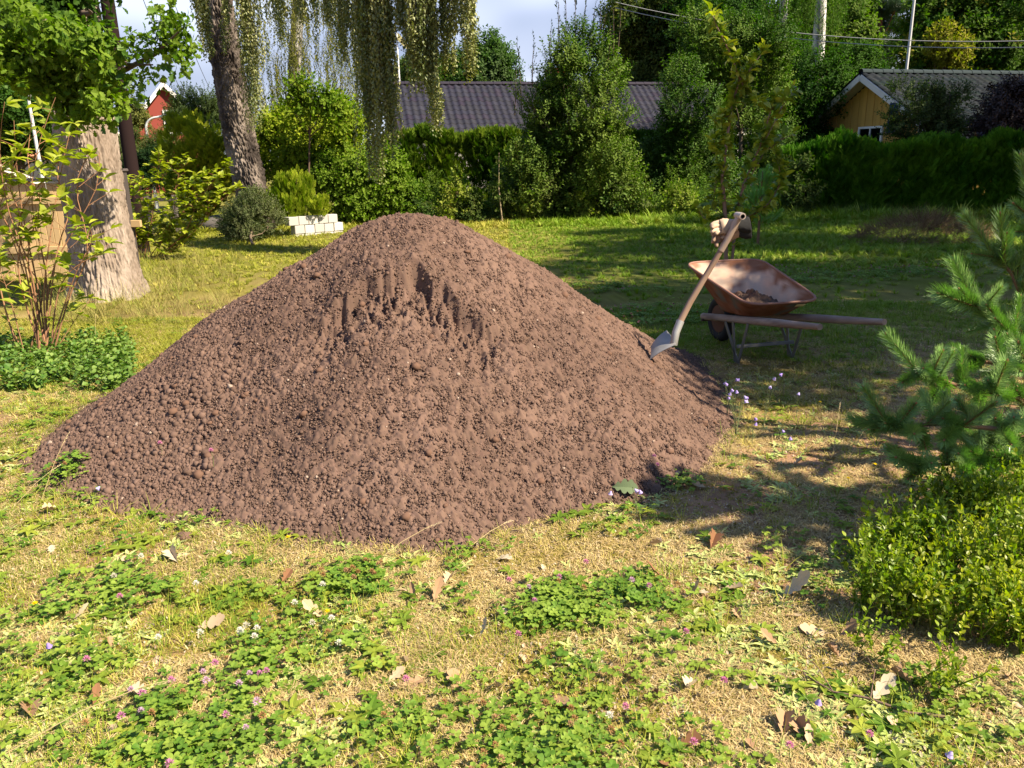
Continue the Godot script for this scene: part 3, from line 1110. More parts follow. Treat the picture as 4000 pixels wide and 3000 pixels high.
	small_house("red_house", "red wooden house gable with white verge boards, half behind the thuja", Vector3(rh.x + .4, 0, rh.z), .45, 5.2, 8.0, P(326, 303, -48.0).y - .05, 3.0, Color(.22, .045, .035), Color(.34, .24, .2), Color(.7, .68, .66))
	rh = P(12, 350, -30.0)
	small_house("orange_roof_house", "low house with an orange roof beyond the board fence", Vector3(rh.x - 1.5, 0, rh.z), 1.25, 5.0, 7.0, 1.05, 1.0, Color(.4, .34, .27), Color(.5, .22, .11), Color(.6, .55, .5))
	rh = P(240, 306, -50.0)
	small_house("orange_roof_house", "far house with a small orange roof just right of the oak", Vector3(rh.x, 0, rh.z), 1.3, 5.0, 6.0, 2.2, 1.4, Color(.4, .36, .3), Color(.5, .2, .1), Color(.6, .55, .5))
	# road beyond the gate
	m = MB.new()
	rows = []
	for k in 14:
		var z := -18.5 - k * .6
		var row := PackedVector3Array()
		for q in 30:
			var x := -26.0 + q * .6 + (z + 18.5) * .15
			row.append(Vector3(x, gy(x, z) + .025, z))
		rows.append(row)
	m.grid(rows, [Color(.42, .39, .37)], true)
	tag(obj("road", m.mesh(), mat(W1, .95)), "pale gravel road beyond the gate", "", "", "structure")
	fence()

func street_lamp(at: Vector3, h: float, label: String, arm: float) -> void:
	var t := thing("street_lamp", Vector3(at.x, 0, at.z), label, "street lamp", "thin street lamps")
	var m := MB.new()
	var pts := [Vector3.ZERO, Vector3(0, h * .5, 0), Vector3(0, h * .93, 0)]
	var rr := [.07, .055, .045]
	for k in 6:
		var a := PI / 2 * (k + 1) / 6.0
		pts.append(Vector3((1 - cos(a)) * .45 * arm, h * .93 + sin(a) * .35, 0))
		rr.append(.04)
	pts.append(Vector3(1.7 * arm, h * .93 + .62, 0)); rr.append(.035)
	m.tube(pts, rr, 10, Color(.55, .55, .54))
	obj("pole", m.mesh(), mat(W1, .5), t)
	m = MB.new()
	m.tube([Vector3(1.6, 0, 0) * arm, Vector3(1.85, .03, 0) * arm, Vector3(2.15, .06, 0) * arm, Vector3(2.25, .06, 0) * arm], [.05, .1, .09, .03], 10, Color(.5, .5, .5))
	var o := obj("lamp_head", m.mesh(), mat(W1, .5), t)
	o.position = Vector3(0, h * .93 + .6, 0)

func yellow_house() -> void:
	var c := P(1994, 243, -26.0)
	var t := thing("yellow_house", Vector3(c.x, 0, c.z), "small yellow boarded house with dark roof behind the right hedge", "house")
	t.rotation.y = .257
	var h := c.y - .1
	var dp := 5.0
	var rise := 1.35
	var ln := 9.0
	var yel := Color(.52, .31, .075)
	var wht := Color(.62, .6, .56)
	# boards of the gable (faces -x) and the long wall (faces +z)
	var bk := MB.new()
	bk.box(Transform3D(Basis(), Vector3(ln / 2 + .05, h / 2, -dp / 2)), Vector3(ln - .1, h, dp - .1), yel * .9)
	bk.tri(Vector3(.05, h, -.05), Vector3(.05, h + rise - .05, -dp / 2), Vector3(.05, h, -dp + .05), yel * .9)
	obj("wall", bk.mesh(), plain_m, t)
	var n := 26
	for k in n:
		var z := -dp * (k + .5) / n
		var top := h + rise * (1.0 - absf(z + dp / 2) / (dp / 2)) - .06
		bx(t, "board", Vector3(.02 + (.012 if k % 2 else 0.0), top / 2, z), Vector3(.03, top, dp / n - .012), yel * R(.92, 1.06), Basis(), .004)
	n = 46
	for k in n:
		bx(t, "board", Vector3(ln * (k + .5) / n, h / 2, .0 + (.012 if k % 2 else 0.0)), Vector3(ln / n - .014, h - .02, .03), yel * R(.92, 1.06), Basis(), .004)
	bx(t, "corner_board", Vector3(-.02, h / 2, .02), Vector3(.13, h, .13), wht, Basis(), .005)
	bx(t, "corner_board", Vector3(-.02, h / 2, -dp - .02), Vector3(.13, h, .13), wht, Basis(), .005)
	# roof with its overhang
	var ov := .8
	var ox := .5
	var k2 := rise / (dp / 2)
	var tile_m := mat(W1, .85, 0, .2)
	var roofc := Color(.022, .027, .03)
	var ridge := h + rise + .14
	var e := h - ov * k2 + .14
	var ra := Vector3(-ox, ridge, -dp / 2)
	var rb := Vector3(ln + ox, ridge, -dp / 2)
	var roof := obj("roof", roof_slope(Vector3(-ox, e, ov), Vector3(ln + ox, e, ov), ra, rb, .3, .34, roofc), tile_m, t)
	obj("roof", roof_slope(Vector3(ln + ox, e, -dp - ov), Vector3(-ox, e, -dp - ov), rb, ra, .3, .34, roofc), tile_m, t)
	var cap := half_pipe(.42, .13, roofc * 1.6)
	for k in 24:
		obj("ridge_tile", cap, tile_m, roof).position = ra + Vector3(.405 * k, .02, 0)
	var sl := atan2(rise, dp / 2)
	var sll := Vector2(dp / 2 + ov, (dp / 2 + ov) * k2).length()
	for s in [-1.0, 1.0]:
		var mid := Vector3(-ox, (ridge + e) / 2 - .13, -dp / 2 + s * (dp / 2 + ov) / 2)
		bx(t, "verge_board", mid, Vector3(.035, .2, sll), wht, Basis(Vector3.RIGHT, s * sl), .004)
		bx(t, "soffit", mid + Vector3(.28, -.0, 0), Vector3(.52, .025, sll - .02), Color(.55, .5, .42), Basis(Vector3.RIGHT, s * sl))
	var g := MB.new()
	g.tube([Vector3(-ox, e - .1, ov + .04), Vector3(ln / 2, e - .1, ov + .04), Vector3(ln + ox, e - .1, ov + .04)], [.06, .06, .06], 8, Color(.02, .02, .025))
	obj("gutter", g.mesh(), mat(W1, .4), t)
	window_part(t, Vector3(-.04, h - .72, -dp / 2 + .2), Basis(Vector3.UP, -PI / 2), 1.2, 1.0, 2, Color(.75, .75, .74))
	window_part(t, Vector3(1.25, h - .85, .05), Basis(), 1.5, 1.1, 3, Color(.75, .75, .74))
	window_part(t, Vector3(4.2, h - .85, .05), Basis(), 1.5, 1.1, 3, Color(.75, .75, .74))
	# the blue cloth hanging by the gable window
	var p := P(1931, 222, -25.4)
	var q2 := P(1931, 288, -25.4)
	var m := MB.new()
	var rows := []
	for k in 10:
		var f := k / 9.0
		var row := PackedVector3Array()
		for s in 9:
			var u := s / 8.0 - .5
			row.append(Vector3(u * (.2 + .12 * f) + .02 * sin(f * 5), -f * (p.y - q2.y), .04 * sin(u * 16.0 + f * 3.0)))
		rows.append(row)
	m.grid(rows, [Color(.01, .035, .13)])
	var o := obj("hanging_cloth", m.mesh(), leafmat(Color(.3, .3, .6), .8))
	o.position = p
	tag(o, "deep blue cloth hanging in front of the yellow gable", "cloth")

func fence() -> void:
	var z := -11.6
	var top := P(60, 384, z).y
	var x1 := P(185, 400, z).x
	var t := thing("board_fence", Vector3(x1, 0, z), "honey coloured vertical board fence with dark top rail, left of the oak", "fence")
	var wood := Color(.52, .36, .18)
	for k in 38:
		var hh := top - .1 + R(-.006, .006)
		bx(t, "board", Vector3(-.05 - .094 * k, hh / 2 + .02, R(-.003, .003)), Vector3(.086, hh, .02), wood * R(.85, 1.1), Basis(Vector3(0, 0, 1), R(-.006, .006)), .003)
	bx(t, "top_rail", Vector3(-1.8, top - .03, 0), Vector3(3.7, .05, .14), Color(.05, .05, .055), Basis(), .008)
	for y in [top * .78, top * .3]:
		bx(t, "rail", Vector3(-1.8, y, .034), Vector3(3.6, .095, .04), wood * .95, Basis(), .004)
	for k in 3:
		bx(t, "post", Vector3(-.3 - 1.5 * k, top / 2, -.07), Vector3(.1, top, .1), wood * .9, Basis(), .006)
	# gate beside the oak
	var g0 := P(264, 400, z)
	var g1 := P(300, 400, z)
	var dk := Color(.06, .05, .045)
	var gt := P(262, 371, z).y
	t = thing("rail_fence", Vector3(g0.x, 0, z), "dark capped fence post with two rails right of the oak trunk", "fence")
	bx(t, "post", Vector3(0, gt / 2, 0), Vector3(.13, gt, .13), dk, Basis(), .012)
	bx(t, "post_cap", Vector3(0, gt + .02, 0), Vector3(.17, .045, .17), dk * 1.4, Basis(), .012)
	var w := g1.x - g0.x
	bx(t, "rail", Vector3(-.45, gt - .22, .02), Vector3(.75, .1, .06), dk, Basis(), .006)
	bx(t, "rail", Vector3(-.3, gt * .52, .02), Vector3(1.0, .1, .06), wood * .8, Basis(), .006)
	var h0 := P(322, 470, -19.0)
	t = thing("farm_gate", Vector3(h0.x, 0, -19.0), "low weathered gate frame with a diagonal brace before the gravel road", "gate")
	var h1 := P(382, 470, -19.0)
	gt = P(330, 422, -19.0).y
	w = h1.x - h0.x
	for x in [0.0, w]:
		bx(t, "post", Vector3(x, gt / 2, 0), Vector3(.1, gt, .1), dk * 2, Basis(), .01)
	bx(t, "rail", Vector3(w / 2, gt - .1, .02), Vector3(w, .08, .04), dk * 2, Basis(), .006)
	bx(t, "brace", Vector3(w / 2, gt * .55, .055), Vector3(w, .08, .03), dk, Basis(Vector3(0, 0, 1), -.5), .006)

func big_trees() -> void:
	# the oak at the left
	var z := -9.9
	var base := P(240, 640, z)
	base.y = 0
	var t := thing("oak_tree", base, "big oak with pale furrowed bark at the left of the lawn", "tree")
	var path := [base + Vector3(0, -.1, 0), P(222, 540, z), P(205, 440, z), P(190, 340, z), P(172, 180, z - .1), P(158, 0, z - .2), P(154, -90, z - .2)]
	obj("trunk", bark_trunk(path, [.37, .355, .345, .34, .31, .27, .25], 250, 420, .032, Vector2(820, 210), [Color(.37, .31, .26), Color(.22, .175, .14)], .42, base), bark_m, t)
	var limb := MB.new()
	var wc := Color(.13, .1, .08)
	var tips := [[200, 110, -9.3, 330, 140, -8.6], [190, 200, -9.5, 395, 60, -8.6], [165, 60, -9.8, 60, 60, -8.8], [180, 170, -9.6, 60, 150, -8.9], [185, 230, -9.5, 240, 210, -8.7], [160, 20, -9.8, 190, 20, -9.0], [195, 150, -9.4, 120, 240, -8.8]]
	for q in tips:
		var a := P(q[0], q[1], q[2]) - base
		var e := P(q[3], q[4], q[5]) - base
		limb.tube([a, a.lerp(e, .35) + rdir() * .08, a.lerp(e, .7) + rdir() * .08, e], [.05, .034, .02, .008], 6, wc, false)
	obj("limb", limb.mesh(), bark_m, t)
	var oak_sprig := sprig(OAKL, 7, .105, .075, .17, 1.0, .25, Color(.4, .28, .2), .3)
	var ca := Color(.05, .12, .014)
	var cb := Color(.15, .24, .028)
	# leafy ends of the low branches, then the dark mass above
	var low := []
	for q in [[110, 130, 38], [150, 90, 34], [200, 120, 40], [235, 165, 34], [185, 190, 40], [130, 185, 40], [60, 170, 34], [25, 130, 40], [240, 215, 26], [215, 245, 22], [150, 235, 30],
		[300, 150, 24], [330, 185, 22], [345, 120, 24], [372, 75, 22], [365, 35, 18], [395, 105, 14], [300, 105, 16], [275, 190, 22], [385, 145, 12], [90, 75, 34], [40, 60, 36]]:
		low.append(B(q[0], q[1], -8.75 + R(-.3, .3), q[2]))
	crown("crown", t, oak_sprig, gloss_m, low, 900, .6, 1.0, Color(.08, .17, .015), Color(.22, .32, .03), {"up": .25, "rnd": .8, "gap": -.2, "lumps": 2})
	var high := []
	for q in [[150, 10, 60], [70, 15, 60], [10, 30, 60], [190, -10, 50], [100, -60, 80], [20, -50, 70], [170, 70, 40], [10, 85, 40]]:
		high.append(B(q[0], q[1], -9.9 + R(-.5, .5), q[2]))
	crown("crown", t, oak_sprig, gloss_m, high, 800, .75, 1.15, ca, Color(.07, .14, .02), {"up": .3, "gap": -.12, "lumps": 2})
	var over := [Vector4(base.x - .4, 6.8, -9.8, 1.5), Vector4(base.x - 1.8, 5.8, -9.4, 1.3), Vector4(base.x + .2, 8.2, -9.8, 1.6), Vector4(base.x + .9, 4.4, -9.8, .5)]
	crown("crown", t, oak_sprig, gloss_m, over, 1500, .9, 1.4, ca, cb, {"gap": -.2})
	# separate leaves that stand out on the near branches
	var one := MB.new()
	one.leaf(Vector3.ZERO, Vector3.UP, Vector3(0, 0, 1), .125, .1, .3, .2, W1, OAKL)
	var lm := [one.mesh()]
	var tint := [leafmat(Color(.85, .95, .35), .42), leafmat(Color(.85, .95, .35), .42), leafmat(Color(.85, .95, .35), .42)]
	for k in 3: tint[k].albedo_color = [Color(.07, .15, .02), Color(.12, .21, .028), Color(.19, .28, .04)][k].linear_to_srgb()
	for k in 220:
		var q: Vector4 = low[rng.randi() % low.size()]
		var d := rdir()
		var o := obj("leaf", lm[0], tint[k % 3], t)
		o.transform = Transform3D(lookat(d + Vector3(.2, -.2, .8), R(0, TAU), R(.8, 1.15)), Vector3(q.x, q.y, q.z) + d * q.w * 1.05 + Vector3(0, 0, q.w * .3) - base)

	# the leaning old birch
	z = -19.6
	base = P(558, 492, z)
	base.y = 0
	t = thing("birch_tree", base, "old leaning weeping birch with cracked dark bark and hanging twigs", "tree")
	path = [base + Vector3(0, -.1, 0), P(545, 420, z), P(523, 320, z), P(505, 220, z), P(486, 110, z), P(468, 0, z), P(440, -160, z), P(432, -250, z)]
	obj("trunk", bark_trunk(path, [.40, .37, .36, .35, .34, .33, .3, .25], 170, 400, .06, Vector2(520, 300), [Color(.24, .20, .17), Color(.045, .036, .032)], .25, base), bark_m, t)
	var st := strand(52, .058, .047, BIRCHL)
	var sc := SC.new()
	# hanging curtains: centre x, half width, top y, bottom y (2212-wide picture units), distance, strands
	for q in [[518, 22, -60, 290, -18.4, 34], [478, 14, -60, 120, -18.6, 14], [430, 18, -60, 130, -17.5, 26], [412, 10, -80, 45, -17.5, 14], [540, 20, -60, 150, -18.5, 22],
		[790, 26, -80, 400, -14.5, 44], [815, 26, -80, 345, -14.2, 46], [770, 22, -80, 270, -14.8, 30], [835, 14, -80, 300, -14.2, 14], [740, 26, -80, 150, -15, 30],
		[905, 34, -80, 215, -13.6, 56], [928, 16, -80, 300, -13.6, 30], [885, 24, -80, 160, -13.8, 30], [960, 20, -80, 170, -13.8, 24],
		[1012, 12, -80, 195, -13.2, 16], [990, 26, -80, 110, -13.4, 26], [860, 18, -80, 95, -14, 18], [700, 40, -80, 90, -15.4, 30], [640, 40, -80, 70, -16, 26], [590, 30, -80, 110, -16.5, 22], [1020, 10, -80, 70, -13.2, 10]]:
		for k in int(q[5] * .95):
			var x: float = q[0] + q[1] * .75 * clampf(rng.randfn(0, .55), -1.3, 1.3)
			var top := P(x, q[2], q[4] + R(-.35, .35))
			var bot := P(x, q[3] - R(0, 1) * R(0, 1) * (q[3] - q[2]) * .9, q[4])
			var y := top.y
			var sway := Vector3(R(-.05, .05), 0, R(-.05, .05))
			var c := Color(.12, .16, .035).lerp(Color(.33, .33, .13), rng.randf())
			while y > bot.y + .3:
				var seg := minf(1.0, y - bot.y)
				sc.add(Basis(Vector3.UP, R(0, TAU)) * Basis(Vector3.RIGHT, R(-.13, .13)) * Basis().scaled(Vector3(1, seg, 1)), Vector3(top.x, y, top.z) + sway * (top.y - y) - base, c * R(.9, 1.1))
				y -= .93
	scatter("hanging_twigs", sc, st, leafmat(Color(.7, .75, .35), .5, .5), t)
	# boughs above the picture that carry the curtains
	var bo := MB.new()
	for q in [[505, -18.4], [430, -17.6], [790, -14.5], [905, -13.6], [1012, -13.2], [640, -16]]:
		var a := P(430, -200, z) - base
		var e := P(q[0], -100, q[1]) - base
		bo.tube([a, a.lerp(e, .4) + Vector3(0, 1.2, 0), a.lerp(e, .8) + Vector3(0, .8, 0), e], [.13, .08, .045, .015], 7, Color(.2, .16, .14), false)
	obj("bough", bo.mesh(), bark_m, t)
	crown("crown", t, sprig(BIRCHL, 10, .055, .045, .3, .9, .5), leaf_m, [Vector4(base.x - 1.5, 11, -18.5, 2.6), Vector4(base.x + 2, 12, -17, 2.6), Vector4(base.x + 4.5, 10, -15.5, 1.8)], 3800, .9, 1.4, Color(.075, .11, .025), Color(.16, .19, .05), {"gap": -.05})

func plant(called: String, label: String, category: String, bl: Array, foot: Vector3, m: Mesh, count: int, s0: float, s1: float, ca: Color, cb: Color, opt := {}, bcol := Color(.09, .07, .055), r0 := .14, group := "") -> Node3D:
	# a tree or big shrub whose crown is the given blobs
	var c := Vector3.ZERO
	var topy := 0.0
	for q in bl:
		c += Vector3(q.x, q.y, q.z) / bl.size()
		topy = maxf(topy, q.y)
	foot.y = 0
	var path := [foot.lerp(c, .35) + Vector3(R(-.1, .1), 0, 0), foot.lerp(c, .75), Vector3(lerpf(foot.x, c.x, 1.0), lerpf(c.y, topy, .7), c.z)]
	path[0].y = c.y * .35
	path[1].y = c.y * .75
	return tree(called, label, category, foot, path, [r0, r0 * .85, r0 * .65, r0 * .3], bl, m, opt.get("mat", leaf_m), count, s0, s1, ca, cb, bark_m, bcol, opt, group)

func background_green() -> void:
	var broad := sprig(OVAL, 11, .075, .04, .34, .9, 0.0)
	var small := sprig(OVAL, 14, .042, .026, .26, .9, 0.0)
	var big := sprig(OVAL, 9, .12, .078, .42, 1.0, .1)
	var oakish := sprig(OAKL, 10, .12, .08, .42, 1.0, .1)
	var birchy := strand(34, .055, .042, BIRCHL)
	var fan := spray(13, .17)
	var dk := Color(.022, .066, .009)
	var md := Color(.05, .118, .014)
	var lt := Color(.115, .20, .02)
	var yl := Color(.20, .24, .035)
	# trees along the skyline, left to right
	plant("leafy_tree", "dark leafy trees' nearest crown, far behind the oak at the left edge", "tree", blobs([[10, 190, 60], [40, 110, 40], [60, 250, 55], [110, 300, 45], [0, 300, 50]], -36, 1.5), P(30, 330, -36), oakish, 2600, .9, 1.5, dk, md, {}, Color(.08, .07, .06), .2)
	plant("leafy_tree", "small sparse tree between the oak trunk and the utility pole", "tree", blobs([[285, 245, 20], [300, 265, 14], [270, 265, 16]], -46, .5), P(285, 330, -46), oakish, 420, .8, 1.3, Color(.09, .11, .03), Color(.18, .19, .05), {}, Color(.16, .1, .08), .1)
	plant("garden_tree", "round topped tree beside the red gable", "tree", blobs([[415, 235, 36], [445, 225, 30], [390, 255, 26], [435, 270, 40], [465, 260, 30]], -30, .5), P(425, 330, -30), small, 2300, .9, 1.4, Color(.04, .075, .025), Color(.11, .15, .05), {"up": 1.0}, Color(.1, .08, .06), .12)
	plant("far_hedge", "rounded pale green hedge bushes between the utility pole and the lamp", "bush", blobs([[260, 330, 26], [300, 320, 30], [335, 330, 26], [360, 315, 26], [250, 360, 22], [290, 350, 24]], -27, .6), P(300, 370, -27), small, 1700, .9, 1.3, Color(.09, .13, .04), Color(.17, .2, .06), {"up": .8}, Color(.1, .08, .06), .06)
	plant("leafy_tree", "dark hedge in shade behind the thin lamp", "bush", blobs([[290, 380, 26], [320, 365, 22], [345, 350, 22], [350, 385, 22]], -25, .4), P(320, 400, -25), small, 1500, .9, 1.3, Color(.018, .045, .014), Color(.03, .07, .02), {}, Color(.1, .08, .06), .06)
	# the olive birch behind, hanging twigs
	var base := P(640, 330, -27.0)
	base.y = 0
	var t := thing("birch_tree", base, "olive tinted weeping birch standing behind the hazel bushes", "tree")
	obj("trunk", bark_trunk([base + Vector3(0, -.1, 0), P(640, 330, -27), P(636, 150, -27), P(648, -60, -27), P(650, -300, -27)], [.26, .24, .2, .16, .1], 30, 60, .01, Vector2(60, 300), [Color(.5, .48, .45), Color(.1, .09, .08)], .2, base), bark_m, t)
	var sc := SC.new()
	for k in 1900:
		var x := R(528, 800)
		var f := nz.get_noise_2d(x * 16.0, 40.0)
		var yb := 285.0 + f * 130.0
		var y := R(-60, yb) if rng.randf() > .3 else R(100, yb)
		var p := P(x, y, -26.5 + R(-1.6, 1.6))
		if nz.get_noise_3d(p.x * 75.0, p.y * 22.0, p.z * 60.0) < -.14: continue
		if x < 565.0 and y > 60.0 and y < 170.0 and rng.randf() < .7: continue
		sc.add(Basis(Vector3.UP, R(0, TAU)) * Basis(Vector3.RIGHT, R(-.2, .2)) * Basis().scaled(Vector3.ONE * R(.7, 1.1)), p - base, Color(.12, .135, .02).lerp(Color(.28, .26, .06), rng.randf()))
	scatter("crown", sc, birchy, leaf_m, t)
	plant("leafy_tree", "rounded oak crown against the sky above the long tiled roof", "tree", blobs([[1050, 120, 36], [1080, 140, 30], [1018, 150, 34], [1060, 165, 34], [985, 165, 36], [940, 170, 30], [1100, 180, 20]], -56, 1), P(1050, 220, -56), oakish, 2600, 1.2, 1.9, md, Color(.09, .14, .05), {}, Color(.09, .07, .055), .3)
	plant("leafy_tree", "tree crown showing low beside the flagpole", "tree", blobs([[890, 165, 24], [915, 160, 26], [870, 180, 20]], -52, .5), P(890, 220, -52), oakish, 900, 1.0, 1.6, md, Color(.10, .14, .04), {}, Color(.09, .07, .055), .2)
	plant("leafy_tree", "tall oak with a yellowish sunlit edge against the sky", "tree", blobs([[1350, 50, 44], [1400, 20, 60], [1395, 100, 50], [1350, 120, 40], [1440, 60, 60], [1450, 140, 60], [1400, 190, 60]], -48, 2), P(1400, 240, -48), oakish, 5200, 1.2, 1.8, Color(.03, .065, .015), Color(.15, .17, .03), {"gap": -.05}, Color(.09, .07, .055), .35)
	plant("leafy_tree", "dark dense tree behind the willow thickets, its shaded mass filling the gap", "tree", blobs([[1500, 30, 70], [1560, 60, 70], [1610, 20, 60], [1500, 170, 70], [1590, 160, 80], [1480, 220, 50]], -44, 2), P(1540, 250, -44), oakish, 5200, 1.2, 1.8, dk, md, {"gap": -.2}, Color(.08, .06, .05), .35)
	plant("leafy_tree", "bright green oak crown between the two white birch trunks", "tree", blobs([[1735, 30, 44], [1760, 80, 44], [1820, 60, 44], [1840, 110, 40], [1800, 120, 44], [1830, 10, 40], [1720, 120, 40]], -42, 1.5), P(1790, 230, -42), oakish, 4200, 1.1, 1.7, md, Color(.15, .21, .035), {}, Color(.09, .07, .055), .3)
	for k in 2:
		var x: float = [1691.0, 1772.0][k]
		var b0 := P(x - 8.0, 230, -34.0 + k)
		b0.y = 0
		var bt := thing("birch_tree", b0, ["left and slimmer", "right and thicker"][k] + " of two white birch trunks rising over the thicket", "tree", "white birches behind the thicket")
		obj("trunk", bark_trunk([b0 + Vector3(0, -.1, 0), P(x - 6, 130, b0.z), P(x + 2, 0, b0.z), P(x + 8, -140, b0.z), P(x + 10, -300, b0.z)], [.24 + .07 * k, .2 + .06 * k, .18 + .06 * k, .14, .08], 26, 90, .004, Vector2(40, 420), [Color(.66, .64, .61), Color(.16, .14, .13)], .15, b0), bark_m, bt)
		var hang := SC.new()
		for q in 420:
			var p := P(x + R(-60, 60), R(-120, 40 if k else 120), b0.z + R(-1.2, 1.2))
			if nz.get_noise_3d(p.x * 90.0, p.y * 40.0, p.z * 60.0) < -.05: continue
			hang.add(Basis(Vector3.UP, R(0, TAU)) * Basis(Vector3.RIGHT, R(-.3, .3)), p - b0, lt.lerp(md, rng.randf()))
		scatter("crown", hang, birchy, leaf_m, bt)
	# Scots pine
	var pb := P(1893, 230, -44.0)
	pb.y = 0
	t = thing("scots_pine", pb, "Scots pine with reddish trunk and layered needles left of the lamp pole", "tree")
	var pads := blobs([[1905, 20, 34], [1875, 45, 30], [1930, 55, 30], [1885, 85, 34], [1925, 100, 30], [1860, 105, 24], [1900, 135, 34], [1940, 10, 26], [1870, 0, 30], [1845, 70, 16]], -44, .8)
	limbs(t, pb, [pb, P(1890, 180, -44), P(1896, 90, -44), P(1905, 0, -44), P(1908, -60, -44)], [.25, .2, .16, .1, .05], pads, bark_m, Color(.26, .12, .07))
	crown("crown", t, needle_tuft(60, .13), needle_m, pads, 3600, 1.4, 2.2, Color(.035, .07, .04), Color(.09, .14, .07), {"squash": .55, "lumps": 3, "gap": -.2})
	plant("leafy_tree", "dark leafy tree left of the yellow gable", "tree", blobs([[1700, 150, 50], [1760, 190, 60], [1830, 160, 50], [1700, 240, 56], [1760, 270, 60], [1730, 340, 60], [1800, 220, 40], [1690, 320, 50], [1860, 150, 34]], -31, 1.2), P(1750, 400, -31), broad, 5600, 1.1, 1.7, dk, Color(.07, .15, .018), {"gap": -.2}, Color(.07, .055, .045), .2)
	plant("leafy_tree", "big overhanging tree above the yellow house roof", "tree", blobs([[2000, 60, 50], [2060, 30, 70], [2130, 50, 80], [2200, 70, 80], [2000, 130, 44], [2080, 110, 56], [2160, 130, 56], [2230, 140, 60], [1960, 150, 36], [2100, -40, 80]], -36, 1.8), P(2140, 250, -38), oakish, 6200, 1.0, 1.6, Color(.03, .08, .01), Color(.12, .19, .02), {"odd": Color(.24, .22, .03), "gap": -.12}, Color(.12, .08, .06), .35)
	plant("leafy_tree", "yellow leaved young tree lit up over the yellow house ridge", "tree", blobs([[2045, 95, 26], [2020, 120, 22], [2060, 125, 20]], -33.5, .5), P(2040, 200, -33.5), big, 520, .8, 1.3, Color(.2, .21, .03), Color(.32, .28, .03), {}, Color(.12, .08, .06), .1)
	# willow thickets in front of the long house
	var wm := leafmat(Color(.75, .9, .3), .6, .3)
	plant("willow_bush", "tall grey willow bush in the middle, its upright twigs against the sky", "bush", blobs([[1245, 110, 40], [1215, 140, 40], [1285, 150, 44], [1240, 190, 60], [1190, 230, 44], [1290, 220, 44], [1250, 270, 62], [1190, 310, 50], [1290, 310, 56], [1230, 360, 80], [1320, 390, 70], [1160, 400, 60], [1250, 430, 60], [1130, 340, 26], [1135, 215, 20], [1165, 250, 34], [1330, 250, 40], [1330, 175, 22], [1190, 170, 26], [1100, 400, 30]], -21.5, .8), P(1245, 470, -21.5), broad, 6200, .75, 1.25, Color(.05, .11, .015), Color(.16, .23, .03), {"mat": wm, "up": 1.1}, Color(.12, .09, .07), .07)
	var up := MB.new()
	var wb := P(1245, 470, -21.5); wb.y = 0
	var shoots := thing("willow_shoots", wb, "long leafy shoots standing up from the grey willow crown", "willow shoots")
	var ws := SC.new()
	for q in [[1205, 130, 1207, 5], [1222, 120, 1222, -10], [1240, 110, 1243, 0], [1255, 110, 1268, -8], [1272, 120, 1285, 20], [1290, 130, 1298, 10], [1190, 160, 1190, 60], [1150, 190, 1153, 92], [1128, 250, 1120, 105], [1112, 250, 1117, 120], [1325, 120, 1325, 20], [1335, 110, 1342, 15], [1312, 150, 1318, 50], [1300, 90, 1309, 30]]:
		var a := P(q[0], q[1], -21.5) - wb
		var e := P(q[2], q[3], -21.5) - wb
		up.tube([a, a.lerp(e, .5) + rdir() * .03, e], [.012, .008, .004], 4, Color(.12, .09, .07), false)
		for k in 5: ws.add(lookat(e - a + rdir() * .25, R(0, TAU), R(.8, 1.2)), a.lerp(e, k / 4.6), Color(.035, .06, .03))
	obj("stem", up.mesh(), bark_m, shoots)
	scatter("leaves", ws, sprig(OVAL, 9, .075, .035, .4, .5, -.2), wm, shoots)
	plant("willow_bush", "willow thicket right of the tall middle bush, covering the roof end", "bush", blobs([[1470, 180, 40], [1490, 240, 56], [1460, 320, 50], [1400, 345, 30], [1500, 330, 60], [1470, 400, 60], [1410, 410, 50], [1530, 400, 50]], -23.5, .8), P(1460, 470, -23.5), broad, 4400, .75, 1.25, Color(.04, .10, .012), Color(.12, .20, .025), {"mat": wm, "up": 1.0}, Color(.12, .09, .07), .06)
	plant("willow_bush", "high willow thicket behind the apple sapling", "bush", blobs([[1530, 130, 56], [1500, 70, 40], [1580, 100, 56], [1640, 120, 56], [1560, 200, 60], [1640, 210, 60], [1600, 290, 66], [1540, 300, 50], [1670, 300, 50], [1620, 370, 60], [1560, 400, 56], [1680, 380, 50], [1670, 60, 40]], -25.5, 1.0), P(1600, 460, -25.5), broad, 6400, .8, 1.3, Color(.045, .11, .012), Color(.14, .22, .025), {"mat": wm, "up": .9}, Color(.1, .08, .06), .08)
	# clipped thuja hedge before the long house
	hedge("hedge", "long clipped thuja hedge below the tiled roof", P(826, 300, -24.6), P(1480, 300, -25.6), P(835, 286, -24.6).y - .26, 1.3, fan, 17000, Color(.04, .10, .008), Color(.15, .21, .014))
	# wild growth filling the strip between the bushes
	var us := SC.new()
	for k in 2600:
		var x := R(-4.6, 6.4)
		var hgt := .3 + .9 * clampf(.5 + nz.get_noise_1d(x * 90.0) * 1.6, 0, 1)
		var y := R(.05, 1.0) * hgt
		us.add(lookat(Vector3(R(-.8, .8), .8, R(-.2, 1.0)), R(0, TAU), R(.5, 1.0)), Vector3(x, y, -21.8 - .7 * y + R(-.9, .4)), Color(.05, .12, .012).lerp(Color(.17, .26, .03), clampf(.5 + nz2.get_noise_1d(x * 200.0) + R(-.3, .3), 0, 1)))
	tag(scatter("undergrowth", us, broad, leaf_m), "tangled wild undergrowth along the foot of the clipped hedge", "undergrowth")
	hedge("hedge", "dark soft thuja hedge at the right in front of the yellow house", P(1712, 300, -21.8), P(2420, 300, -19.6), P(1900, 296, -21.2).y - .38, 1.6, fan, 16000, Color(.035, .12, .008), Color(.12, .25, .018), .16)
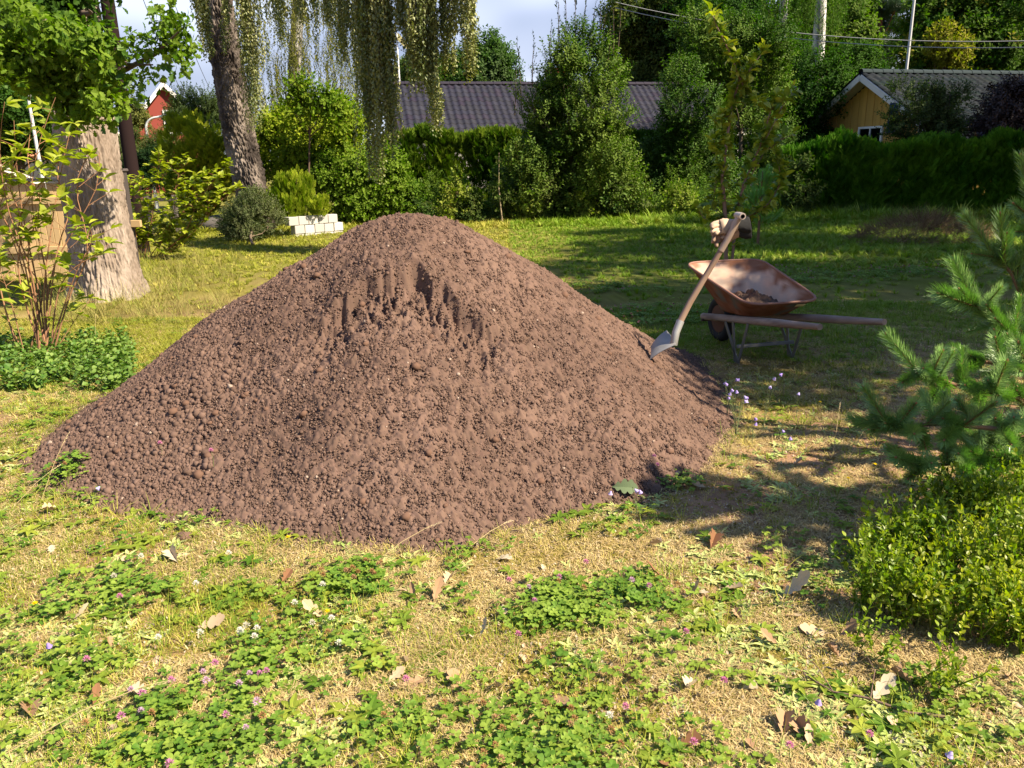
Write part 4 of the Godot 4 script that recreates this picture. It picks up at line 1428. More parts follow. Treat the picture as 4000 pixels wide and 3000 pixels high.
	plant("leafy_bush", "thin straggly bush before the yellow house wall", "bush", blobs([[1960, 250, 36], [1990, 230, 40], [2035, 250, 40], [2020, 285, 40], [1950, 200, 22], [2065, 215, 26], [1985, 280, 40], [2050, 285, 34], [1930, 265, 26]], -22.6, .3), P(1995, 330, -22.6), broad, 1500, .7, 1.1, Color(.05, .09, .025), Color(.12, .16, .05), {"gap": .02, "mat": wm, "up": .8}, Color(.07, .055, .045), .05)
	plant("plum_bush", "dark purple brown leaved bush at the right edge before the house", "bush", blobs([[2160, 240, 34], [2190, 270, 40], [2150, 290, 36], [2210, 220, 36], [2215, 310, 40], [2175, 210, 24]], -21.8, .3), P(2185, 330, -21.8), broad, 1900, .8, 1.2, Color(.018, .012, .012), Color(.06, .03, .02), {"mat": leafmat(Color(.6, .35, .25))}, Color(.05, .04, .035), .05)
	# left middle: yellow thuja, hazels, ferny shrubs
	plant("thuja", "yellow green thuja column beside the leaning birch", "bush", blobs([[385, 300, 30], [410, 270, 24], [440, 290, 34], [380, 350, 36], [430, 350, 44], [470, 330, 36], [390, 400, 36], [450, 410, 44], [420, 440, 40], [480, 390, 30], [375, 265, 12]], -20.4, .3), P(425, 470, -20.4), fan, 4600, .8, 1.3, Color(.17, .22, .015), Color(.40, .42, .03), {"up": 1.2, "rnd": .4}, Color(.1, .07, .05), .06)
	plant("hazel_bush", "bright green hazel right of the leaning birch", "bush", blobs([[600, 300, 34], [640, 280, 40], [600, 350, 40], [690, 290, 40], [740, 270, 36], [660, 340, 50], [730, 340, 50], [575, 300, 20]], -21.2, .5), P(660, 440, -21.2), big, 3000, .55, 1.0, Color(.13, .22, .015), Color(.33, .39, .03), {}, Color(.12, .08, .06), .05)
	plant("hazel_bush", "darker hazel thicket between the block wall and the hedge", "bush", blobs([[730, 400, 44], [770, 370, 46], [770, 430, 46], [820, 420, 46], [750, 445, 30], [860, 430, 36], [700, 380, 40], [830, 380, 40], [870, 460, 30], [790, 460, 30]], -20.8, .5), P(770, 480, -20.8), big, 3400, .5, .9, Color(.07, .15, .015), Color(.19, .28, .03), {}, Color(.12, .08, .06), .04)
	plant("maple_sapling", "upright maple shoot sticking out above the hazel", "sapling", blobs([[640, 215, 18], [645, 250, 22], [700, 225, 18], [655, 190, 10], [730, 245, 16]], -19.6, .2), P(650, 440, -19.6), big, 380, .6, 1.0, Color(.09, .18, .015), Color(.25, .33, .03), {}, Color(.12, .08, .06), .03)
	plant("dwarf_thuja", "low bright thuja with pointed tops beside the block wall", "bush", blobs([[612, 400, 14], [610, 430, 26], [640, 385, 12], [640, 420, 26], [660, 400, 14], [665, 440, 26], [630, 455, 28], [690, 450, 20]], -18.4, .2), P(640, 478, -18.4), fan, 1800, .8, 1.2, Color(.2, .28, .02), Color(.40, .45, .03), {"up": 2.0, "rnd": .35, "lumps": 3}, Color(.1, .07, .05), .04)
	# small plants along the foot of the hedge, each by itself
	var k := 0
	for q in [[985, 415, 22, 90, "yellow green shrub with thin stems before the hedge"], [1010, 440, 18, 70, "low leafy shrub beside the thin yellow green one"], [1140, 448, 16, 130, "bright green seedling bush standing alone on the lawn edge"], [1146, 470, 18, 120, ""], [1255, 445, 14, 90, "second bright seedling bush, taller and narrower"], [1258, 465, 14, 80, ""], [1180, 405, 20, 80, "raspberry like plant in the shade under the willow"], [1340, 410, 20, 110, "tall weeds with pale heads under the willow"], [1385, 420, 16, 60, "sparse weed in the shade right of the tall weeds"], [1470, 430, 22, 130, "lone leafy shrub with large bright leaves left of the sapling"], [1510, 445, 16, 60, ""], [1722, 385, 30, 170, "pale young shrub at the left end of the right hedge"], [1740, 300, 18, 70, ""], [1085, 425, 16, 60, "weedy climber round the thin stake"], [900, 430, 20, 110, "leafy shrub at the hedge foot behind the heap's top"]]:
		if q[4] == "": continue
		var bl := blobs([[q[0], q[1], q[2]], [q[0] + 6, lerpf(q[1], 482, .35), q[2] * 1.1], [q[0] - 8, lerpf(q[1], 482, .6), q[2]], [q[0] + 3, lerpf(q[1], 482, .85), q[2] * .9]], -21.0, .1)
		var bright: bool = q[0] in [1140, 1255, 1470, 985, 1720]
		plant("shrub", q[4], "shrub", bl, P(q[0], 485, -21.0), big, q[3] * 2, .5, .85, Color(.15, .22, .03) if bright else Color(.06, .11, .025), Color(.32, .36, .06) if bright else Color(.14, .17, .04), {"lumps": 2, "up": .8}, Color(.14, .09, .06), .015)
		k += 1
	var sp := P(1085, 470, -20.6); sp.y = 0
	var tp := P(1078, 330, -20.6)
	t = thing("sapling_stake", sp, "thin pale bent stem standing before the hedge", "sapling")
	var m := MB.new()
	m.tube([Vector3.ZERO, (tp - sp) * .5 + Vector3(-.05, 0, 0), tp - sp], [.02, .016, .006], 6, Color(.34, .27, .17))
	obj("stem", m.mesh(), bark_m, t)
	sc = SC.new()
	for q in 26: sc.add(lookat(rdir() + Vector3(0, .5, 0), R(0, TAU), R(.4, .7)), (tp - sp) * R(.1, 1.0) + rdir() * .08, Color(.13, .17, .04))
	scatter("leaves", sc, broad, leaf_m, t)

func hedge(called: String, label: String, a: Vector3, e: Vector3, h: float, depth: float, m: Mesh, count: int, ca: Color, cb: Color, rough := .1) -> void:
	var base := Vector3(a.x, 0, a.z)
	var t := thing(called, base, label, "hedge")
	var al := Vector3(e.x - a.x, 0, e.z - a.z)
	var ln := al.length()
	al = al.normalized()
	var fr := Vector3.UP.cross(al) * -1.0
	if fr.z < 0: fr = -fr
	# woody inside that keeps the light out
	var b := MB.new()
	for k in int(ln / .6):
		var o := al * (k * .6 + .3) - fr * depth * .5
		b.tube([o, o + Vector3(R(-.1, .1), h * .5, R(-.1, .1)), o + Vector3(R(-.1, .1), h * .9, 0)], [.05, .035, .01], 5, Color(.09, .06, .045), false)
		for q in 9:
			var s := o + Vector3(0, R(.1, .85) * h, 0)
			b.tube([s, s + rdir() * .2, s + (al * R(-.4, .4) + fr * R(-.5, .5)) * depth * .6 + Vector3(0, .15, 0)], [.012, .009, .004], 3, Color(.09, .06, .045), false)
	obj("stems", b.mesh(), bark_m, t)
	var sc := SC.new()
	for k in count:
		var u := R(-.02, 1.02) * ln
		var face := rng.randf()
		var hh := h * (1.0 + rough * nz.get_noise_2d(u * 45.0, 7.0) * 2.0)
		var bulge := rough * nz.get_noise_3d(u * 60.0, R(0, hh) * 60.0, 3.0)
		var p := Vector3.ZERO
		var n := fr
		if face < .72:
			var y := R(.02, 1.0) * hh
			var bb := nz.get_noise_3d(u * 70.0, y * 70.0, 3.0)
			if bb < -.28 and rng.randf() < .7: continue
			p = al * u + Vector3(0, y, 0) + fr * ((.25 * bb + .5 * rough * nz2.get_noise_2d(u * 30.0, y * 30.0)) - R(0, .3) - .1 * pow(y / hh, 3))
			n = fr * .55 + Vector3(0, .9, 0) + al * R(-.8, .8)
		else:
			p = al * u + Vector3(0, hh * R(.93, 1.01) + R(0, .12) * R(0, 1), 0) - fr * R(0, depth)
			n = Vector3(0, 1, 0) + fr * R(-.2, .5)
		var f := clampf(.5 + nz2.get_noise_3d(p.x * 60.0, p.y * 60.0, p.z * 60.0) + R(-.3, .3), 0, 1)
		sc.add(lookat(n + rdir() * .5, R(0, TAU), R(1.3, 2.3)), p, ca.lerp(cb, f))
	scatter("foliage", sc, m, leafmat(Color(.6, .75, .2), .7, .2), t)

func needle_tuft(count: int, ln: float) -> ArrayMesh:
	var b := MB.new()
	for k in count:
		var d := (rdir() + Vector3(0, .6, 0)).normalized()
		var s := d.cross(rdir()).normalized() * .0022
		var o := d * .01 + Vector3(0, R(-.08, .02), 0)
		b.tri(o - s, o + s, o + d * ln * R(.6, 1.1), W1 * R(.8, 1.2))
	return b.mesh()

func stem_shrub(called: String, label: String, base: Vector3, stems: Array, z: float, leaf_len: float, leaf_wid: float, per: int, singles: int, ca: Color, cb: Color, stemcol: Color) -> void:
	# long bare shoots with pairs of leaves; stems: lists of picture points from foot to tip
	var t := thing(called, base, label, "shrub")
	var one := MB.new()
	one.leaf(Vector3.ZERO, Vector3.UP, Vector3(0, 0, 1), leaf_len, leaf_wid, .3, .35, W1, OVAL)
	var two := MB.new()
	two.leaf(Vector3.ZERO, Vector3.UP, Vector3(0, 0, 1), leaf_len, leaf_wid, .45, .1, W1, OVAL)
	var shape := [one.mesh(), two.mesh()]
	var tints := []
	for k in 4:
		var lm := leafmat(Color(.95, 1.0, .4), .45, .5)
		lm.albedo_color = ca.lerp(cb, k / 3.0).linear_to_srgb()
		tints.append(lm)
	var sc := SC.new()
	var left := singles
	var count := 0
	for s in stems:
		var pts := []
		var dz := R(-.45, .45)
		for k in s.size():
			pts.append(P(s[k][0], s[k][1], z + dz * k / s.size()) - base)
		if s.size() > 0 and s[0][1] > 500: pts[0].y = minf(pts[0].y, .02)
		var cur := Curve3D.new()
		for k in pts.size():
			var tg: Vector3 = (pts[mini(k + 1, pts.size() - 1)] - pts[maxi(k - 1, 0)]) * .2
			cur.add_point(pts[k], -tg, tg)
		var ln := cur.get_baked_length()
		var way := []
		var rad := []
		var n := 12
		for k in n + 1:
			way.append(cur.sample_baked(ln * k / n, true))
			rad.append(lerpf(.0075, .002, float(k) / n) * clampf(ln, .5, 1.2))
		var m := MB.new()
		m.tube(way, rad, 6, stemcol * R(.8, 1.2))
		obj("stem", m.mesh(), bark_m, t)
		for k in per:
			var f := lerpf(.42 if s[0][1] > 700 else (.2 if s[0][1] > 500 else .05), 1.0, pow((k + R(0, 1)) / per, .75))
			var p := cur.sample_baked(ln * f, true)
			var a := R(0, TAU)
			# a small side twig carries three to five leaves
			var twig := (Vector3(cos(a), R(.2, .9), sin(a))).normalized()
			var tl := R(.03, .24) * (1.0 if f < .9 else .3)
			if tl > .05:
				var tw := MB.new()
				tw.tube([p, p + twig * tl], [.003, .0015], 4, stemcol, false)
				obj("twig", tw.mesh(), bark_m, t)
			for q in rng.randi_range(3, 5):
				var d := (twig * .6 + Vector3(R(-1, 1), R(-.25, .5), R(-1, 1))).normalized()
				var up := (Vector3.UP + rdir() * .35).normalized()
				var side := d.cross(up).normalized()
				var u2 := side.cross(d)
				var sz := R(.55, 1.15)
				var x := Basis(side * sz, d * sz, u2 * sz)
				count += 1
				if left > 0 and rng.randf() < .6:
					left -= 1
					var o := obj("leaf", shape[count % 2], tints[rng.randi() % 4], t)
					o.transform = Transform3D(x, p + twig * tl)
				else:
					sc.add(x, p + twig * tl, ca.lerp(cb, rng.randf()))
	if sc.n: scatter("leaves", sc, shape[0], leafmat(Color(.95, 1.0, .4), .45, .5), t)

func left_side() -> void:
	var b0 := G(70, 760)
	stem_shrub("dogwood_shrub", "open shrub of reddish shoots at the left edge, before the board fence", Vector3(b0.x, 0, b0.z), [
		[[95, 745], [70, 600], [40, 480], [100, 380], [140, 330]], [[60, 750], [90, 620], [30, 560], [10, 520]], [[100, 740], [160, 600], [200, 520], [190, 480]], [[80, 745], [50, 560], [-10, 430], [-20, 300]], [[95, 740], [110, 600], [170, 480], [210, 400], [215, 330]],
		[[95, 740], [85, 640], [60, 520], [40, 400], [30, 260]], [[100, 745], [95, 640], [110, 500], [130, 380], [150, 290]], [[85, 735], [60, 620], [20, 500], [-20, 420]],
		[[110, 740], [150, 640], [190, 540], [165, 400], [205, 320]], [[50, 750], [20, 640], [-10, 560]], [[90, 740], [100, 600], [70, 450], [80, 330], [120, 210]],
		[[50, 760], [15, 690], [-30, 640]], [[105, 740], [130, 620], [190, 560], [225, 545]], [[80, 740], [70, 600], [20, 460], [0, 330], [10, 220]],
		[[95, 740], [120, 560], [150, 450], [120, 370], [170, 270]], [[100, 742], [60, 560], [90, 440], [60, 370], [70, 250]], [[40, 760], [0, 620], [-10, 500], [20, 380]],
		[[110, 742], [170, 680], [200, 640]], [[85, 740], [40, 590], [50, 480], [20, 400], [60, 300]]], b0.z + .2, .125, .068, 9, 290, Color(.25, .33, .03), Color(.47, .50, .06), Color(.30, .16, .09))
	b0 = G(340, 560)
	stem_shrub("dogwood_shrub", "yellow green shrub with red stems between the oak and the leaning birch", Vector3(b0.x, 0, b0.z), [
		[[300, 560], [290, 480], [275, 420], [270, 380]], [[310, 560], [330, 460], [340, 380], [343, 330]], [[320, 560], [370, 480], [380, 400], [400, 340]], [[330, 560], [300, 500], [260, 470]],
		[[340, 560], [400, 500], [430, 430], [480, 380]], [[345, 560], [420, 500], [470, 440], [520, 405]], [[320, 560], [320, 480], [300, 420], [310, 380]], [[335, 560], [360, 500], [400, 450], [420, 390]],
		[[300, 560], [270, 510], [265, 450]], [[340, 565], [390, 530], [400, 510]], [[330, 560], [350, 520], [385, 480]], [[300, 560], [310, 520], [290, 500]], [[330, 560], [440, 470], [455, 400], [500, 350]]], b0.z, .13, .075, 42, 60, Color(.24, .32, .025), Color(.48, .50, .05), Color(.26, .12, .07))
	var small := sprig(OVAL, 14, .04, .022, .24, .8, 0.0)
	plant("willow_bush", "low grey green willow bush at the foot of the leaning birch", "bush", blobs([[545, 480, 40], [520, 500, 34], [570, 470, 34], [550, 445, 26], [590, 490, 24], [500, 480, 20], [540, 510, 30]], -17.3, .3), G(545, 528), small, 3200, .6, 1.0, Color(.10, .13, .055), Color(.20, .22, .10), {"up": .7}, Color(.13, .1, .07), .03)
	var rk := G(492, 497)
	for k in 2:
		var o := obj("boulder", lump_mesh(40 + k, 2), mat(Color(1.0, 1.0, 1.0) if k else W1, .95), null)
		var s: float = [.55, .22][k]
		o.transform = Transform3D(Basis(Vector3.UP, 1.0 + k).scaled(Vector3(s * 1.2, s * .55, s)), Vector3(rk.x + .35 * k, .12 + .3 * k, rk.z + .1 * k))
		var rm := mat(Color(.95, .95, .95), .95)
		rm.vertex_color_use_as_albedo = false
		rm.albedo_color = [Color(.36, .34, .32), Color(.72, .7, .67)][k]
		o.material_override = rm
		tag(o, ["flat grey boulder under the grey willow bush", "small whitish stone lying on the flat grey boulder"][k], "stone")
	# leafy ground plants before the left shrub
	var sc := SC.new()
	var rb := sprig(ROUND, 7, .05, .042, .16, 1.0, 0.0, Color(.5, .3, .2), .3)
	var lp := Vector3(-3.9, 0, -6.1)
	for k in 1100:
		var p := G(R(-60, 285), R(735, 850))
		if not bare(p.x, p.z) or nz.get_noise_2d(p.x * 120.0, p.z * 120.0) < R(-.5, .25): continue
		var s := R(.5, 1.0)
		sc.add(lookat(Vector3(R(-.5, .5), 1, R(-.5, .5)), R(0, TAU), s), Vector3(p.x, gy(p.x, p.z), p.z), Color(.08, .18, .025).lerp(Color(.22, .32, .06), rng.randf()))
	tag(scatter("bramble", sc, rb, leafmat(Color(.8, .9, .35), .5, .4)), "low green bramble leaves covering the ground under the left shrub", "bramble")
	# off to the right of the picture stand the trees whose shade lies over the barrow and the lawn
	var oakish := sprig(OAKL, 10, .13, .09, .44, 1.0, .1)
	for q in [
		[Vector3(9.0, 0, -4.2), [Vector4(8.6, 4.3, -4.9, 1.15), Vector4(9.6, 5.6, -5.3, 1.3), Vector4(8.9, 7.0, -5.0, 1.1), Vector4(7.4, 5.2, -4.9, .9), Vector4(9.9, 8.0, -5.6, 1.3), Vector4(7.1, 5.0, -4.95, .7), Vector4(6.0, 3.3, -4.8, .6), Vector4(8.5, 6.7, -4.95, .9), Vector4(6.3, 4.4, -3.5, .7), Vector4(10.0, 9.4, -5.1, .9)], "slim birch off to the right whose shade falls on the wheelbarrow"],
		[Vector3(11.5, 0, -7.6), [Vector4(10.4, 4.0, -7.2, 1.2), Vector4(11.2, 6.0, -8.0, 1.5), Vector4(11.8, 7.8, -7.0, 1.5), Vector4(9.8, 5.6, -8.3, 1.0), Vector4(11.0, 9.2, -8.4, 1.0), Vector4(10.8, 10.6, -7.2, .9), Vector4(9.2, 7.2, -6.3, .8), Vector4(12.2, 11.2, -9.6, .9)], "tall tree off to the right behind the slim birch"],
		[Vector3(13.4, 0, -11.0), [Vector4(11.6, 5.0, -10.4, 1.2), Vector4(12.6, 7.4, -11.4, 1.6), Vector4(10.8, 8.2, -10.6, 1.0), Vector4(14, 9.2, -11, 1.7), Vector4(13.2, 11.2, -11.6, 1.0), Vector4(11.8, 9.8, -13.0, .9)], "broad tree off to the right, shading the middle lawn"],
		[Vector3(16.5, 0, -15.5), [Vector4(14.4, 4.4, -14.6, 1.5), Vector4(15.6, 7.0, -15.6, 2.0), Vector4(14.0, 9.0, -14.6, 1.5), Vector4(17, 9.4, -16, 2.0), Vector4(16.5, 5, -17.5, 1.8)], "broad tree off to the right, shading the far lawn"],
		[Vector3(19.5, 0, -19.5), [Vector4(18, 5.4, -19, 2.2), Vector4(19.5, 8.4, -20.5, 2.4), Vector4(17.6, 9.6, -18, 1.8), Vector4(21, 7, -22, 2.2), Vector4(20, 11.5, -20, 2.2)], "tall tree off to the right by the end of the right hedge"],
		[Vector3(12.0, 0, -19.0), [Vector4(11.0, 10.2, -18.4, 1.9), Vector4(12.6, 12.0, -19.6, 2.2), Vector4(9.6, 12.4, -18.6, 1.6)], "high crowned tree above the right lawn"]]:
		if q[2] == "high crowned tree above the right lawn": continue
		plant("shade_tree", q[2], "tree", q[1], q[0], oakish, 2700, 1.0, 1.5, Color(.04, .1, .012), Color(.09, .16, .02), {"gap": -.06}, Color(.12, .1, .08), .16)

func tray_ring(s: float, out: float, n_c := 6, n_e := 8) -> PackedVector3Array:
	var rim := [Vector3(-.448, .70, .361), Vector3(-.448, .70, -.361), Vector3(.519, .5, -.307), Vector3(.519, .5, .307)]
	var bot := [Vector3(-.13, .345, .19), Vector3(-.13, .345, -.19), Vector3(.33, .37, -.19), Vector3(.33, .37, .19)]
	var sh := pow(s, 1.25)
	var q := []
	var mid := Vector3.ZERO
	for k in 4:
		var p: Vector3 = rim[k].lerp(bot[k], s)
		p.y = lerpf(rim[k].y, bot[k].y, lerpf(s, sh, .35))
		q.append(p)
		mid += p / 4.0
	var row := PackedVector3Array()
	var rr := lerpf(.14, .11, s)
	for k in 4:
		var a: Vector3 = q[k]
		var pr: Vector3 = q[(k + 3) % 4]
		var nx: Vector3 = q[(k + 1) % 4]
		var s0 := a + (pr - a).normalized() * rr
		var s1 := a + (nx - a).normalized() * rr
		for j in n_c:
			var t := float(j) / n_c
			row.append(s0.lerp(a, t).lerp(a.lerp(s1, t), t))
		var e1: Vector3 = nx + (a - nx).normalized() * rr
		for j in n_e: row.append(s1.lerp(e1, float(j) / n_e))
	row.append(row[0])
	if out != 0.0:
		for k in row.size():
			var d := row[k] - mid
			d.y = 0
			row[k] += d.normalized() * out + Vector3(0, -out * .7, 0)
	return row

func barrow_and_tools() -> void:
	var t := thing("wheelbarrow", Vector3(1.94, gy(1.94, -6.36), -6.36), "old rusty wheelbarrow with wooden handles standing beside the soil heap", "wheelbarrow")
	t.rotation.y = -1.327
	var m := MB.new()
	for shell in 2:
		var rows := []
		var cl := []
		var ns := 26
		for k in ns + 1:
			var s := float(k) / ns
			var row := tray_ring(s, .006 if shell else 0.0)
			if k == ns:
				pass
			var pc := PackedColorArray()
			for p in row:
				var a := nz2.get_noise_3d(p.x * 340.0, p.y * 340.0, p.z * 340.0)
				var a2 := nz.get_noise_3d(p.x * 900.0 + 70.0, p.y * 900.0, p.z * 900.0)
				var rust := Color(.155, .062, .03).lerp(Color(.24, .115, .07), clampf(.5 + a2, 0, 1))
				if shell == 0:
					var dust := Color(.50, .34, .245).lerp(Color(.40, .31, .24), clampf(.5 + a2 * 1.5, 0, 1))
					var f := clampf((s - .2) * 2.6 + a * 2.2 + (.55 if p.x < .05 else -.1), 0, 1)
					pc.append(rust.lerp(dust, f))
				else:
					var paint := Color(.12, .145, .12)
					pc.append(rust.lerp(paint, clampf((a - .16) * 6.0, 0, 1) * .8))
			rows.append(row); cl.append(pc)
		# close the bottom
		for r in [.6, .25, .0]:
			var row := tray_ring(1.0, .006 if shell else 0.0)
			var mid := Vector3(.1, row[0].y + .006, 0)
			var pc := PackedColorArray()
			for k in row.size():
				row[k] = mid.lerp(row[k], r)
				pc.append(Color(.22, .14, .1))
			rows.append(row); cl.append(pc)
		m.grid(rows, cl, shell == 1)
	obj("tray", m.mesh(), mat(W1, .95, 0.0, .12), t)
	m = MB.new()
	var loop := []
	var rr := []
	var ring := tray_ring(0.0, .004)
	for k in ring.size() + 1:
		loop.append(ring[k % (ring.size() - 1)] + Vector3(0, .002, 0)); rr.append(.0105)
	m.tube(loop, rr, 8, Color(.24, .125, .085), false)
	obj("rim", m.mesh(), mat(W1, .6, .1, .4), t)
	# wooden handles
	for s in [1.0, -1.0]:
		m = MB.new()
		var pts := []
		var rad := []
		for k in 24:
			var f := k / 23.0
			var x := lerpf(-.46, 1.3, f)
			pts.append(Vector3(x, .262 + (x + .2) * .1487, s * lerpf(.15, .245, f) + .004 * sin(f * 17.0)))
			rad.append(.03 if f < .72 else lerpf(.03, .021, (f - .72) / .28))
		m.tube(pts, rad, 12, Color(.27, .2, .155))
		for k in m.c.size():
			var p := m.v[k]
			m.c[k] = Color(.17, .125, .1).lerp(Color(.33, .26, .21), clampf(.5 + nz2.get_noise_3d(p.x * 130.0, p.y * 1500.0, p.z * 1500.0) * 1.4, 0, 1))
		obj("handle", m.mesh(), mat(W1, .85), t)
		# flat iron legs
		var iron := Color(.16, .165, .155)
		for q in [[.2, .27], [.08, .33], [.42, .31]]:
			var a := Vector3(q[0], .262 + (q[0] + .2) * .1487 - .02, s * (.2 + .03))
			var e := Vector3(q[1], -.02, s * .25)
			bx(t, "leg", (a + e) / 2, Vector3(.03, a.distance_to(e), .009), iron * R(.8, 1.1), Basis(Vector3(0, 0, 1), atan2(-(a.x - e.x), a.y - e.y)), .002, mat(W1, .55, .5, .5))
	bx(t, "cross_bar", Vector3(.3, .13, 0), Vector3(.025, .025, .5), Color(.14, .14, .13), Basis(), .003)
	# wheel
	var w := Node3D.new()
	w.name = "wheel"
	t.add_child(w)
	w.position = Vector3(-.42, .2, 0)
	m = MB.new()
	var tp := []
	rr = []
	for k in 37:
		var a := TAU * k / 36.0
		tp.append(Vector3(cos(a), sin(a), 0) * .155); rr.append(.044)
	m.tube(tp, rr, 12, Color(.022, .021, .02), false)
	obj("tyre", m.mesh(), mat(W1, .8), w)
	m = MB.new()
	m.tube([Vector3(0, 0, -.03), Vector3(0, 0, 0), Vector3(0, 0, .03)], [.12, .09, .12], 24, Color(.13, .06, .04))
	obj("rim", m.mesh(), mat(W1, .7, .3), w)
	m = MB.new()
	m.tube([Vector3(0, 0, -.19), Vector3(0, 0, .19)], [.012, .012], 8, Color(.1, .07, .06))
	obj("axle", m.mesh(), mat(W1, .6, .4), w)
	bx(t, "plate", Vector3(.478, .463, -.16), Vector3(.004, .034, .075), Color(.55, .47, .22), Basis(Vector3(0, 0, 1), -.93), .001)
	# soil left in the tray
	var sp := t.transform * Vector3(.06, .375, .02)
	m = MB.new()
	var rows2 := []
	var cols2 := []
	for r in 22:
		var row := PackedVector3Array()
		var pc := PackedColorArray()
		for k in 49:
			var a := TAU * (k % 48) / 48.0
			var f := r / 21.0
			var x := cos(a) * f * .30
			var z := sin(a) * f * .215
			var h := .14 * pow(1.0 - f, .8) * (1.0 + .6 * nz.get_noise_2d(x * 700.0, z * 700.0)) + nz2.get_noise_2d(x * 1600.0, z * 1600.0) * .03 + f * f * .055
			if r == 0: h = .14
			row.append(Vector3(x, h, z))
			pc.append(Color(.07, .045, .034).lerp(Color(.13, .085, .062), clampf(.5 + nz2.get_noise_2d(x * 2500.0, z * 2500.0), 0, 1)))
		rows2.append(row); cols2.append(pc)
	m.grid(rows2, cols2, false, true)
	var so := obj("barrow_soil", m.mesh(), mat(W1, 1.0, 0, .1))
	so.position = sp
	so.rotation.y = -1.327
	tag(so, "small heap of dark crumbly soil lying in the wheelbarrow tray", "soil")

	# shovel leaning at the foot of the heap
	var z := -5.0
	var foot := P(1410, 775, z)
	t = thing("shovel", Vector3(foot.x, 0, z), "worn steel shovel with bent wooden shaft, stuck in the soil heap's right side", "shovel")
	var base := t.position
	m = MB.new()
	var pts := []
	for q in [[1455, 745, -5.08], [1460, 718, -5.10], [1470, 693, -5.12], [1491, 652, -5.14], [1516, 610, -5.16], [1540, 570, -5.17], [1570, 519, -5.17], [1596, 470, -5.16]]:
		pts.append(P(q[0], q[1], q[2]) - base)
	m.tube(pts, [.013, .019, .0215, .021, .02, .019, .018, .017], 14, Color(.3, .2, .14))
	for k in m.c.size():
		var p := m.v[k]
		m.c[k] = Color(.2, .125, .085).lerp(Color(.36, .26, .19), clampf(.5 + nz2.get_noise_3d(p.x * 1100.0 - p.y * 600.0, p.y * 130.0, p.z * 1300.0) * 1.5, 0, 1))
	obj("shaft", m.mesh(), mat(W1, .6), t)
	m = MB.new()
	m.tube([pts[6] * .55 + pts[5] * .45, pts[6], pts[7]], [.0225, .0215, .021], 14, Color(.33, .25, .19))
	obj("sleeve", m.mesh(), mat(W1, .45, .3), t)
	m = MB.new()
	var gp := P(1598, 466, -5.16) - base
	m.tube([gp + Vector3(-.004, 0, -.055), gp + Vector3(0, 0, 0), gp + Vector3(.004, 0, .055)], [.021, .023, .021], 16, Color(.4, .33, .28))
	obj("grip", m.mesh(), mat(W1, .4, .2), t)
	m = MB.new()
	m.tube([gp + Vector3(.004, 0, .052), gp + Vector3(.004, 0, .058)], [.014, .013], 14, Color(.2, .09, .06))
	obj("grip_end", m.mesh(), mat(W1, .7), t)
	# blade
	var f1 := P(1440, 713, -5.2) - base
	var f2 := P(1406, 748, -5.2) - base
	var n2 := P(1402, 779, -4.96) - base
	var n1 := P(1459, 745, -4.98) - base
	var nrm := (f2 - f1).cross(n1 - f1).normalized()
	if nrm.y > 0: nrm = -nrm
	var rowsb := []
	for side in 2:
		rowsb = []
		for k in 13:
			var u := k / 12.0
			var row := PackedVector3Array()
			for q in 13:
				var v := q / 12.0
				var c := f1.lerp(n1, v).lerp(f2.lerp(n2, v), u)
				c += nrm * (.034 * (1.0 - pow(2.0 * v - 1.0, 2)) * (1.0 - .5 * u) - .012 * sin(u * PI))
				c += (f2 - f1) * .06 * u * (1.0 - pow(2.0 * v - 1.0, 2))
				c += nrm * .0025 * side
				row.append(c)
			rowsb.append(row)
		m.grid(rowsb, [Color(.3, .3, .29)], side == 0) if side else m.grid(rowsb, [Color(.34, .33, .31)], true)
	for k in m.c.size():
		var p := m.v[k]
		m.c[k] = Color(.23, .225, .21).lerp(Color(.40, .38, .35), clampf(.5 + nz2.get_noise_3d(p.x * 500.0, p.y * 500.0, p.z * 500.0), 0, 1))
	obj("blade", m.mesh(), mat(W1, .5, .35, .5), t)
	m = MB.new()
	m.tube([f1.lerp(n1, .5) + (f2 - f1) * .35 + nrm * .024, f1.lerp(n1, .5) + nrm * .03, pts[0], pts[1], pts[2]], [.006, .02, .025, .0255, .0262], 14, Color(.36, .35, .33))
	obj("socket", m.mesh(), mat(W1, .45, .4, .5), t)
	# gloves hung on the shaft
	glove("work_glove", "worn pale leather work glove with dark cuff, the upper of two on the shovel", P(1588, 486, -5.21), Vector3(-1, -.10, .12), .5, .96)
	glove("work_glove", "darker tan work glove with black cuff, under the other on the shovel", P(1590, 502, -5.23), Vector3(-1, -.16, .10), -.2, .96)

